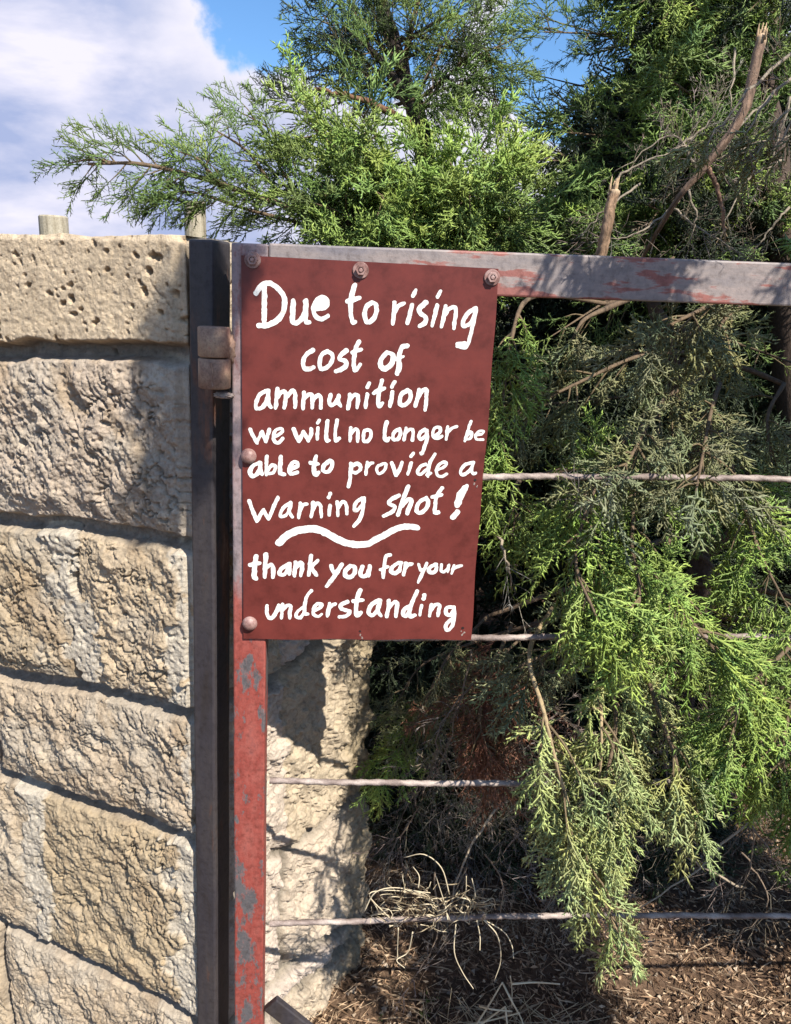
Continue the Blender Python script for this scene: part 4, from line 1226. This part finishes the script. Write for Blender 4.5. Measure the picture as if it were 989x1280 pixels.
# dead bare twigs
for a, b_, c in [((960, 120, 2.1), (900, 190, 2.0), (830, 270, 1.95)), ((840, 260, 1.9), (880, 290, 1.85), (930, 320, 1.85)), ((800, 230, 1.95), (760, 260, 1.9), (720, 300, 1.9)),
                 ((870, 210, 1.9), (840, 170, 1.9), (770, 215, 1.9)), ((980, 200, 1.95), (930, 230, 1.9), (900, 300, 1.85)), ((850, 250, 1.9), (800, 290, 1.85), (760, 300, 1.85)),
                 ((985, 260, 1.9), (960, 290, 1.9), (940, 320, 1.9)), ((920, 60, 2.1), (915, 110, 2.0), (912, 150, 2.0)), ((990, 120, 2.0), (970, 180, 2.0), (955, 240, 2.0)), ((840, 190, 1.9), (880, 160, 1.9), (900, 130, 1.9)), ((770, 225, 1.8), (800, 205, 1.8), (860, 180, 1.8)),
                 ((860, 240, 1.85), (870, 280, 1.85), (850, 320, 1.85)), ((900, 200, 1.9), (940, 180, 1.9), (985, 170, 1.9))]:
    t2.dead_twig(A3(a, b_, c), 0.0032, 11, 0.11)
t2.done()
def stub(pts, radii, col, parent):
    g = Geo(); n = 90; P = crom(A3(*pts), n)
    P = P + np.stack([0.004 * fbm(np.linspace(0, 9, n), np.full(n, k + 0.3), 5 + k, 3) for k in range(3)], -1)
    rad = np.interp(np.linspace(0, 1, n), np.linspace(0, 1, len(radii)), radii); rad[0] *= 0.55
    V, q, t = tube_arrays(P, rad, 14)
    an = np.tile(np.arange(14), n); al = np.repeat(np.arange(n), 14)
    off = 0.22 * fbm(an * 0.9, al * 0.10, 3, 3) + 0.12 * fbm(an * 2.3, al * 0.35, 4, 2)
    V[:n * 14] += (V[:n * 14] - np.repeat(P, 14, 0)) * off[:, None]
    cm = np.ones((len(V), 3)) * np.array(col); cm[:n * 14] *= (1 + 1.1 * fbm(an * 1.7, al * 0.08, 6, 3))[:, None]
    k = al < 3; cm[:n * 14][k] = np.array((0.45, 0.33, 0.22)); cm[-2] = np.array((0.5, 0.4, 0.28))
    g.add(V, q, t, np.clip(cm, 0.02, 1))
    ax_ = (P[0] - P[3]) / np.linalg.norm(P[0] - P[3])
    for _ in range(9):
        o_ = rng.normal(0, radii[0] * 0.45, 3); o_ -= ax_ * (o_ @ ax_)
        l_ = rng.uniform(0.006, 0.024)
        g.tube(np.array([P[2] + o_, P[0] + o_ * 1.1, P[0] + o_ * 1.2 + ax_ * l_]), [radii[0] * 0.3, radii[0] * 0.26, 0.0006], (0.42, 0.30, 0.19), 5)
    g.build('broken_branch', MAT['bark'], parent)
stub([(952, 42, 1.75), (938, 110, 1.75), (922, 155, 1.75), (885, 205, 1.76), (850, 245, 1.78), (825, 285, 1.85), (800, 330, 2.0)], [0.0095, 0.0105, 0.0095, 0.008, 0.006, 0.005, 0.0045], (0.20, 0.135, 0.10), t2.e)
stub([(905, 290, 1.78), (902, 255, 1.77), (893, 225, 1.765), (884, 206, 1.76)], [0.003, 0.0045, 0.006], (0.22, 0.135, 0.095), t2.e)
stub([(768, 236, 1.45), (760, 275, 1.45), (753, 318, 1.46), (752, 338, 1.48), (775, 346, 1.62), (840, 350, 2.0)], [0.0085, 0.0095, 0.0095, 0.010, 0.010, 0.011], (0.26, 0.17, 0.11), t2.e)

# ------------------------------------------------------------------ drooping juniper just behind the bars
b3 = ground_pt(860, 1.95)
t3 = Tree('juniper_tree', b3, 'low drooping juniper whose yellow green sprays hang through the gate bars', 'tree')
t3.limb([np.array(b3) - np.array((0, 0, 0.1))] + A3((850, 900, 1.95), (880, 650, 1.9), (840, 450, 1.85), (800, 330, 1.8)), 0.04, 0.012, (0.09, 0.065, 0.05), 9, 30, True, 0.005)
lit = [
 ([(760, 380, 1.6), (670, 370, 1.35), (640, 420, 1.22), (628, 510, 1.18), (618, 600, 1.15)], 'bright', 0.07, 0.030, 0.075, 0.35),
 ([(820, 520, 1.6), (770, 560, 1.4), (740, 620, 1.2), (720, 700, 1.08), (745, 770, 1.0)], 'bright', 0.085, 0.028, 0.085, 0.3),
 ([(830, 560, 1.6), (800, 600, 1.35), (790, 680, 1.15), (800, 740, 1.05), (790, 790, 1.0)], 'bright', 0.085, 0.028, 0.085, 0.3),
 ([(840, 660, 1.5), (830, 720, 1.2), (860, 770, 1.03), (895, 815, 1.0)], 'bright', 0.08, 0.034, 0.075, 0.3),
 ([(650, 600, 1.5), (640, 620, 1.3), (650, 650, 1.25)], 'bright', 0.09, 0.04, 0.085, 0.2),
 ([(900, 540, 1.6), (920, 600, 1.4), (950, 690, 1.25), (985, 760, 1.15)], 'bright', 0.095, 0.030, 0.085, 0.3),
 ([(930, 560, 1.6), (960, 620, 1.4), (1000, 680, 1.3)], 'mid', 0.12, 0.034, 0.09, 0.3),
 ([(1040, 760, 1.5), (975, 820, 1.2), (930, 870, 1.03), (912, 940, 1.0)], 'bright', 0.085, 0.027, 0.08, 0.3),
 ([(1050, 800, 1.5), (1000, 860, 1.15), (980, 930, 1.02), (985, 1000, 1.0)], 'bright', 0.085, 0.027, 0.08, 0.3),
 ([(860, 440, 1.7), (800, 445, 1.45), (720, 480, 1.3), (655, 512, 1.25)], 'grey', 0.11, 0.045, 0.085, 0.2),
 ([(880, 470, 1.7), (830, 500, 1.4), (800, 550, 1.2), (770, 605, 1.08)], 'grey', 0.11, 0.036, 0.085, 0.25),
 ([(900, 480, 1.7), (890, 510, 1.4), (880, 560, 1.2), (870, 615, 1.02)], 'grey', 0.10, 0.036, 0.085, 0.25),
 ([(940, 350, 1.5), (890, 380, 1.3), (850, 400, 1.2), (800, 425, 1.15)], 'grey', 0.09, 0.032, 0.075, 0.25),
 ([(760, 385, 1.4), (730, 400, 1.3), (715, 425, 1.28)], 'grey', 0.06, 0.05, 0.07, 0.3),
 ([(930, 380, 1.5), (905, 400, 1.3), (890, 430, 1.2)], 'grey', 0.09, 0.036, 0.08, 0.25),
 ([(780, 700, 1.7), (730, 760, 1.4), (690, 810, 1.25), (645, 835, 1.18)], 'grey', 0.10, 0.042, 0.08, 0.3),
 ([(820, 760, 1.6), (800, 800, 1.25), (820, 880, 1.08), (845, 950, 1.0), (855, 1010, 0.99)], 'yellow', 0.085, 0.030, 0.075, 0.4),
 ([(770, 760, 1.6), (760, 820, 1.2), (770, 900, 1.06), (755, 980, 0.99), (735, 1035, 0.985)], 'yellow', 0.085, 0.030, 0.075, 0.4),
 ([(560, 860, 1.7), (520, 900, 1.5), (495, 940, 1.42), (480, 975, 1.4)], 'bright', 0.07, 0.032, 0.07, 0.25),
 ([(900, 720, 1.8), (880, 800, 1.65), (890, 880, 1.6)], 'mid', 0.11, 0.045, 0.09, 0.35),
 ([(980, 480, 1.7), (960, 520, 1.5), (965, 580, 1.42)], 'grey', 0.10, 0.045, 0.085, 0.25),
]
for n_, (pts, kd, tl, gap, sl_, dr) in enumerate(lit):
    t3.bough(A3(*pts), kd, 0.005, tl, gap, sl_, 0.42 if n_ == 0 else 0.18, droop=dr, n_spray=3)
# the long spray in front of the bars
t3.bough(A3((690, 760, 1.35), (662, 815, 1.1), (680, 890, 0.985), (697, 960, 0.965), (722, 1040, 0.955), (748, 1110, 0.95), (772, 1165, 0.95)), 'yellow', 0.0042, 0.09, 0.019, 0.068, 0.34, droop=0.35, n_spray=2, lib='front', stemcol=(0.34, 0.26, 0.15))
t3.bough(A3((745, 850, 1.2), (752, 900, 1.0), (745, 990, 0.99), (705, 1060, 0.985)), 'yellow', 0.003, 0.08, 0.026, 0.065, 0.25, droop=0.35, n_spray=2, lib='front', stemcol=(0.34, 0.26, 0.15))
# dim inner foliage
for _ in range(13):
    q = (random.uniform(560, 1030), random.uniform(380, 1000))
    s0 = (random.uniform(800, 880), q[1] - random.uniform(20, 120), 2.0)
    t3.bough(A3(s0, ((s0[0] + q[0]) / 2, (s0[1] + q[1]) / 2, 1.95), (*q, random.uniform(1.65, 1.95))), random.choice(['dark', 'grey', 'dark', 'mid']), 0.005, 0.13, 0.05, 0.09, 0.1, droop=0.3, n_spray=2, lib='sparse')
t3.bough(A3((640, 780, 1.6), (615, 840, 1.4), (600, 900, 1.32), (620, 960, 1.3)), 'brown', 0.004, 0.10, 0.022, 0.085, 0.1, droop=0.35, lib="sparse")
t3.bough(A3((660, 830, 1.6), (640, 880, 1.4), (630, 930, 1.35)), 'brown', 0.004, 0.10, 0.026, 0.085, 0.1, droop=0.35, lib="sparse")
for _ in range(46):
    a = (random.uniform(490, 960), random.uniform(780, 1120), random.uniform(1.3, 1.8))
    b_ = (a[0] + random.uniform(-50, 50), a[1] + random.uniform(30, 80), a[2] - 0.05); c = (b_[0] + random.uniform(-40, 40), b_[1] + random.uniform(20, 70), a[2] - 0.05)
    t3.dead_twig(A3(a, b_, c), 0.0022, 9, 0.10, (0.2, 0.15, 0.11))
for pts in ([(620, 660, 1.15), (630, 690, 1.13), (640, 740, 1.15)], [(630, 1000, 1.3), (605, 1030, 1.25), (575, 1090, 1.2), (560, 1150, 1.15)], [(960, 1005, 1.35), (900, 1060, 1.35), (855, 1100, 1.3), (800, 1135, 1.25)], [(730, 600, 1.1), (733, 620, 1.1), (738, 640, 1.12)],
            [(690, 1040, 1.5), (720, 1080, 1.5), (760, 1100, 1.45)], [(930, 1110, 1.5), (870, 1080, 1.45), (850, 1060, 1.45)]):
    t3.dead_twig(A3(*pts), 0.0032, 6, 0.09, (0.33, 0.27, 0.2))
t3.cloud((1.10, 1.48, 0.66), (0.22, 0.13, 0.42), 800, 'mid', 0.14)  # unseen foliage mass right of view, added to shade the ground
t3.cloud((1.0, 1.36, 1.75), (0.22, 0.22, 0.5), 1000, 'mid', 0.14)  # unseen mass added to shade the foliage behind the bars
t3.limb(A3((862, 720, 1.92), (950, 640, 1.85), (1040, 660, 1.8), (1130, 700, 1.55), (1180, 820, 1.48)), 0.014, 0.006)
t3.limb(A3((1040, 660, 1.8), (1031, 720, 1.8)), 0.007, 0.005)
for y_ in (740, 810):
    t3.bough(A3((1030, y_ - 90, 1.8), (1090, y_, 1.55), (1125, y_ + 40, 1.45)), 'bright', 0.006, 0.14, 0.022, 0.10, 0.1, droop=0.35, n_spray=4)
t3.cloud(tuple(at(680, 1040, 1.85)), (0.42, 0.14, 0.17), 300, 'dead', 0.17, (0, -.3, -.6), 'twig')
t3.cloud(tuple(at(610, 960, 1.6)), (0.16, 0.12, 0.16), 130, 'dead', 0.13, (0, -.3, -.5), 'twig')
t3.cloud(tuple(at(700, 1010, 1.85)), (0.45, 0.12, 0.16), 300, 'dark', 0.15, (0, -.2, -.6), 'sparse')
t3.cloud(tuple(at(640, 1010, 2.05)), (0.5, 0.15, 0.18), 320, 'dark', 0.16)
t3.cloud(tuple(at(900, 1010, 1.95)), (0.25, 0.12, 0.12), 160, 'dead', 0.15, (0, -.3, -.6), 'twig')
for pts, kd, tl, gap, sl_, dr in lit:          # limbs carrying the lit boughs
    x_, y_, d_ = pts[0]
    t3.limb(A3((862 if y_ > 500 else 845, min(900, max(345, y_ - 30)), 1.90), ((862 + x_) / 2, y_ - 22, (d_ + 1.9) / 2), pts[0]), 0.008, 0.005)
for pts in ([(610, 770, 1.75), (565, 815, 1.5), (535, 870, 1.42), (512, 925, 1.4)], [(660, 790, 1.7), (610, 840, 1.45), (595, 900, 1.38)], [(600, 800, 1.8), (530, 830, 1.6), (495, 880, 1.52)]):
    t3.limb(A3((858, 740, 1.92), (740, pts[0][1] - 40, 1.85), pts[0]), 0.008, 0.005)
    t3.bough(A3(*pts), 'grey', 0.004, 0.08, 0.030, 0.075, 0.1, droop=0.3, n_spray=3, lib='sparse')
t3.cloud(tuple(at(820, 700, 2.3)), (0.5, 0.2, 0.5), 800, 'dark', 0.17)
t3.cloud(tuple(at(760, 900, 2.1)), (0.45, 0.2, 0.25), 500, 'dark', 0.17)
t3.done()

# ------------------------------------------------------------------ trees further back closing the view
def back_tree(px, depth, hgt, wid, n, label, kind='dark'):
    b = ground_pt(px, depth)
    t = Tree('juniper_tree', b, label, 'tree', 'juniper thicket behind the gate')
    bb = np.array(b)
    t.limb([bb - np.array((0, 0, .1)), bb + np.array((0.03, 0, hgt * .5)), bb + np.array((-0.02, 0, hgt))], 0.06, 0.01, (0.06, 0.045, 0.035), 8, 20, True, 0.004)
    for _ in range(n):
        z = rng.uniform(0.12, 1.0); a = rng.uniform(0, 6.28); rr = wid * (1.05 - 0.75 * z) * rng.rand() ** 0.5
        p = bb + np.array((math.cos(a) * rr, math.sin(a) * rr, z * hgt))
        t.spray('coarse', p, np.array((math.cos(a), math.sin(a), rng.uniform(-.5, .4))) + rng.normal(0, .4, 3), rng.uniform(0.2, 0.34), kind)
    t.done()
lab = 'dense dark juniper in the thicket seen only through gaps behind the gate'
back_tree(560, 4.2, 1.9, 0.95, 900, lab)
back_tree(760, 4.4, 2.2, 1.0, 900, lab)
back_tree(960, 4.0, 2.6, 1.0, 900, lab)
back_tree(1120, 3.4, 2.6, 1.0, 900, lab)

# ------------------------------------------------------------------ litter, grass, stones
def build_litter():
    g = Geo(); R = np.random.RandomState(5)
    n = 26000
    x = R.uniform(-0.15, 1.35, n); y = 1.12 + 1.6 * R.rand(n) ** 1.3
    z = ground_z(x, y)
    Vs, Ts, Cs = [], [], []
    for i in range(n):
        a = R.uniform(0, 6.28); ln = R.uniform(0.006, 0.022) if R.rand() < 0.8 else R.uniform(0.04, 0.09); w = R.uniform(0.0015, 0.0055) if ln < 0.04 else R.uniform(0.001, 0.002)
        tx, ty = math.cos(a), math.sin(a); tl = R.normal(0, .25); c = np.array((x[i], y[i], z[i] + R.uniform(0.003, 0.018)))
        d = np.array((tx, ty, tl)) * ln / 2; s = np.array((-ty, tx, R.normal(0, .5))) * w / 2; b = np.array((0, 0, R.uniform(-.004, .006)))
        Vs.append(np.array([c - d, c - s + b, c + d, c + s + b])); Ts.append(np.array([(0, 1, 2), (0, 2, 3)]) + 4 * i)
        k = R.rand(); cc = np.array((0.36, 0.24, 0.15)) if k < .45 else (np.array((0.52, 0.39, 0.26)) if k < .72 else np.array((0.14, 0.09, 0.06)))
        Cs.append(np.tile(cc * R.uniform(0.7, 1.2), (4, 1)))
    for i in range(n, n + 700):      # pebbles and crumbs
        cx, cy = R.uniform(-0.1, 1.2), R.uniform(1.15, 2.3); r_ = R.uniform(0.003, 0.010)
        pts = R.normal(0, 1, (4, 3)); pts = np.array([(1, 1, 1), (1, -1, -1), (-1, 1, -1), (-1, -1, 1)]) * 0.6 + pts * 0.25
        Vs.append(pts * r_ + np.array((cx, cy, float(ground_z(cx, cy)) + 0.3 * r_))); Ts.append(np.array([(0, 1, 2), (0, 2, 3), (0, 3, 1), (1, 3, 2)]) + 4 * i)
        Cs.append(np.tile(np.array((0.34, 0.27, 0.20)) * R.uniform(0.6, 1.3), (4, 1)))
    me = np_mesh('leaf_litter', np.concatenate(Vs), [np.concatenate(Ts)], np.concatenate(Cs), False)
    o = link('leaf_litter', me, MAT['litter']); tag(o, 'brown needle and leaf litter covering the ground under the junipers', 'leaf litter', None, 'stuff')
build_litter()

def straw(g, pts, r, col, n=16):
    P = crom(A3(*pts), n); g.tube(P, np.linspace(r, r * 0.6, n), col, 5)
S1 = (0.62, 0.53, 0.37); S2 = (0.36, 0.29, 0.19)
c_ = at(540, 1145, 1.07)
tuft = empty('dry_grass_tuft', tuple(c_)); tag(tuft, 'tangle of dry curled grass caught on the lowest gate bar', 'dry grass')
g = Geo()
D = 1.085
curls = [[(562, 1118), (552, 1085), (530, 1068), (505, 1072)], [(560, 1150), (556, 1130), (545, 1095)], [(490, 1150), (462, 1120), (480, 1113), (520, 1115)], [(455, 1140), (470, 1115), (500, 1110), (530, 1122)],
         [(523, 1110), (524, 1095), (516, 1083)], [(570, 1155), (568, 1190), (578, 1215), (592, 1236)], [(605, 1150), (622, 1170), (626, 1200), (618, 1226)], [(606, 1150), (630, 1165), (640, 1182), (642, 1198)],
         [(596, 1150), (600, 1170), (600, 1188)], [(516, 1165), (510, 1190), (496, 1200), (506, 1210)], [(498, 1160), (497, 1185), (497, 1200)], [(575, 1140), (582, 1118), (583, 1095)], [(585, 1142), (594, 1120), (590, 1098)]]
for c in curls:
    straw(g, [(a, b, D + random.uniform(-0.045, -0.02)) for a, b in c], 0.0011, S1)
for _ in range(85):
    a = random.uniform(478, 600); b_ = random.gauss(1133, 11)
    pts = [(a, b_)]
    an = random.uniform(0, 6.28)
    for k in range(3):
        an += random.gauss(0, 0.8); a += 13 * math.cos(an); b_ += 8 * math.sin(an); pts.append((a, min(b_, 1165)))
    straw(g, [(p, q, D + random.uniform(-0.06, 0.02)) for p, q in pts], random.uniform(0.0006, 0.0012), S1 if random.random() < .55 else S2, 10)
g.build('stalks', MAT['straw'], tuft)

reed = empty('dry_reed_clump', ground_pt(640, 1.28)); tag(reed, 'bent pale dry reeds rising from the ground behind the gate', 'dry reeds')
g = Geo()
for c in [[(590, 1290), (612, 1255), (628, 1228)], [(628, 1228), (640, 1252), (654, 1280), (660, 1320)], [(580, 1282), (610, 1276), (650, 1266)], [(600, 1258), (618, 1262), (640, 1264)], [(575, 1300), (605, 1278), (632, 1258)], [(632, 1260), (634, 1280), (640, 1330)], [(638, 1220), (640, 1236), (640, 1260)], [(560, 1310), (600, 1300), (670, 1290)], [(640, 1230), (668, 1228), (700, 1230)]]:
    straw(g, [(a, b, 1.22 + random.uniform(-.03, .03)) for a, b in c], 0.0022 if c[0][1] > 1222 else 0.0013, S1)
for _ in range(40):
    a = random.uniform(540, 720)
    straw(g, [(a, 1330, 1.3), (a + random.uniform(-20, 20), 1285, 1.27), (a + random.uniform(-50, 50), random.uniform(1235, 1280), 1.25)], 0.0011, S2)
g.build('stalks', MAT['straw'], reed)

# green weeds
def weed(px, py, depth, n, ln, label, kind='bright', name='weed', dirv=(0, -.4, .6)):
    p = at(px, py, depth)
    e = empty(name, tuple(p)); tag(e, label, 'weed')
    t = Tree.__new__(Tree); t.e = e; t.inst = {}; t.dinst = {}
    for _ in range(n):
        t.spray('sparse', np.array(p) + rng.normal(0, ln * 0.25, 3), np.array(dirv) + rng.normal(0, .5, 3), ln * rng.uniform(.7, 1.2), kind)
    t.build_inst(t.inst, 'leaves', MAT['leaf'])
weed(412, 846, 1.44, 5, 0.045, 'small green sprig growing on the shaded end of the stone wall')
weed(505, 1300, 1.35, 26, 0.09, 'patch of low green weeds at the foot of the wall end', 'mid')
def rock(px, py, depth, rad, seed, label):
    p = at(px, py, depth); bm = bmesh.new(); bmesh.ops.create_icosphere(bm, subdivisions=5, radius=1)
    co = np.array([tuple(v.co) for v in bm.verts])
    k = 1 + 0.35 * fbm(co[:, 0] * 1.3 + seed, co[:, 1] * 1.3 + co[:, 2] * 1.7, seed, 5) + 0.12 * fbm(co[:, 0] * 6 + co[:, 2] * 5, co[:, 1] * 6, seed + 3, 3)
    for v, s_ in zip(bm.verts, k): v.co = Vector((v.co.x * rad[0] * s_, v.co.y * rad[1] * s_, v.co.z * rad[2] * s_)) + p
    me = bm_mesh('rock', bm, True)
    a = me.attributes.new('tint', 'FLOAT_COLOR', 'POINT'); a.data.foreach_set('color', np.tile(np.array((0.42, 0.29, 0.20, 1), np.float32), len(me.vertices)))
    o = link('rock', me, MAT['stone']); tag(o, label, 'rock')
rock(480, 1262, 1.42, (0.06, 0.06, 0.05), 7, 'rounded pinkish rock lying beside the foot of the wall end')
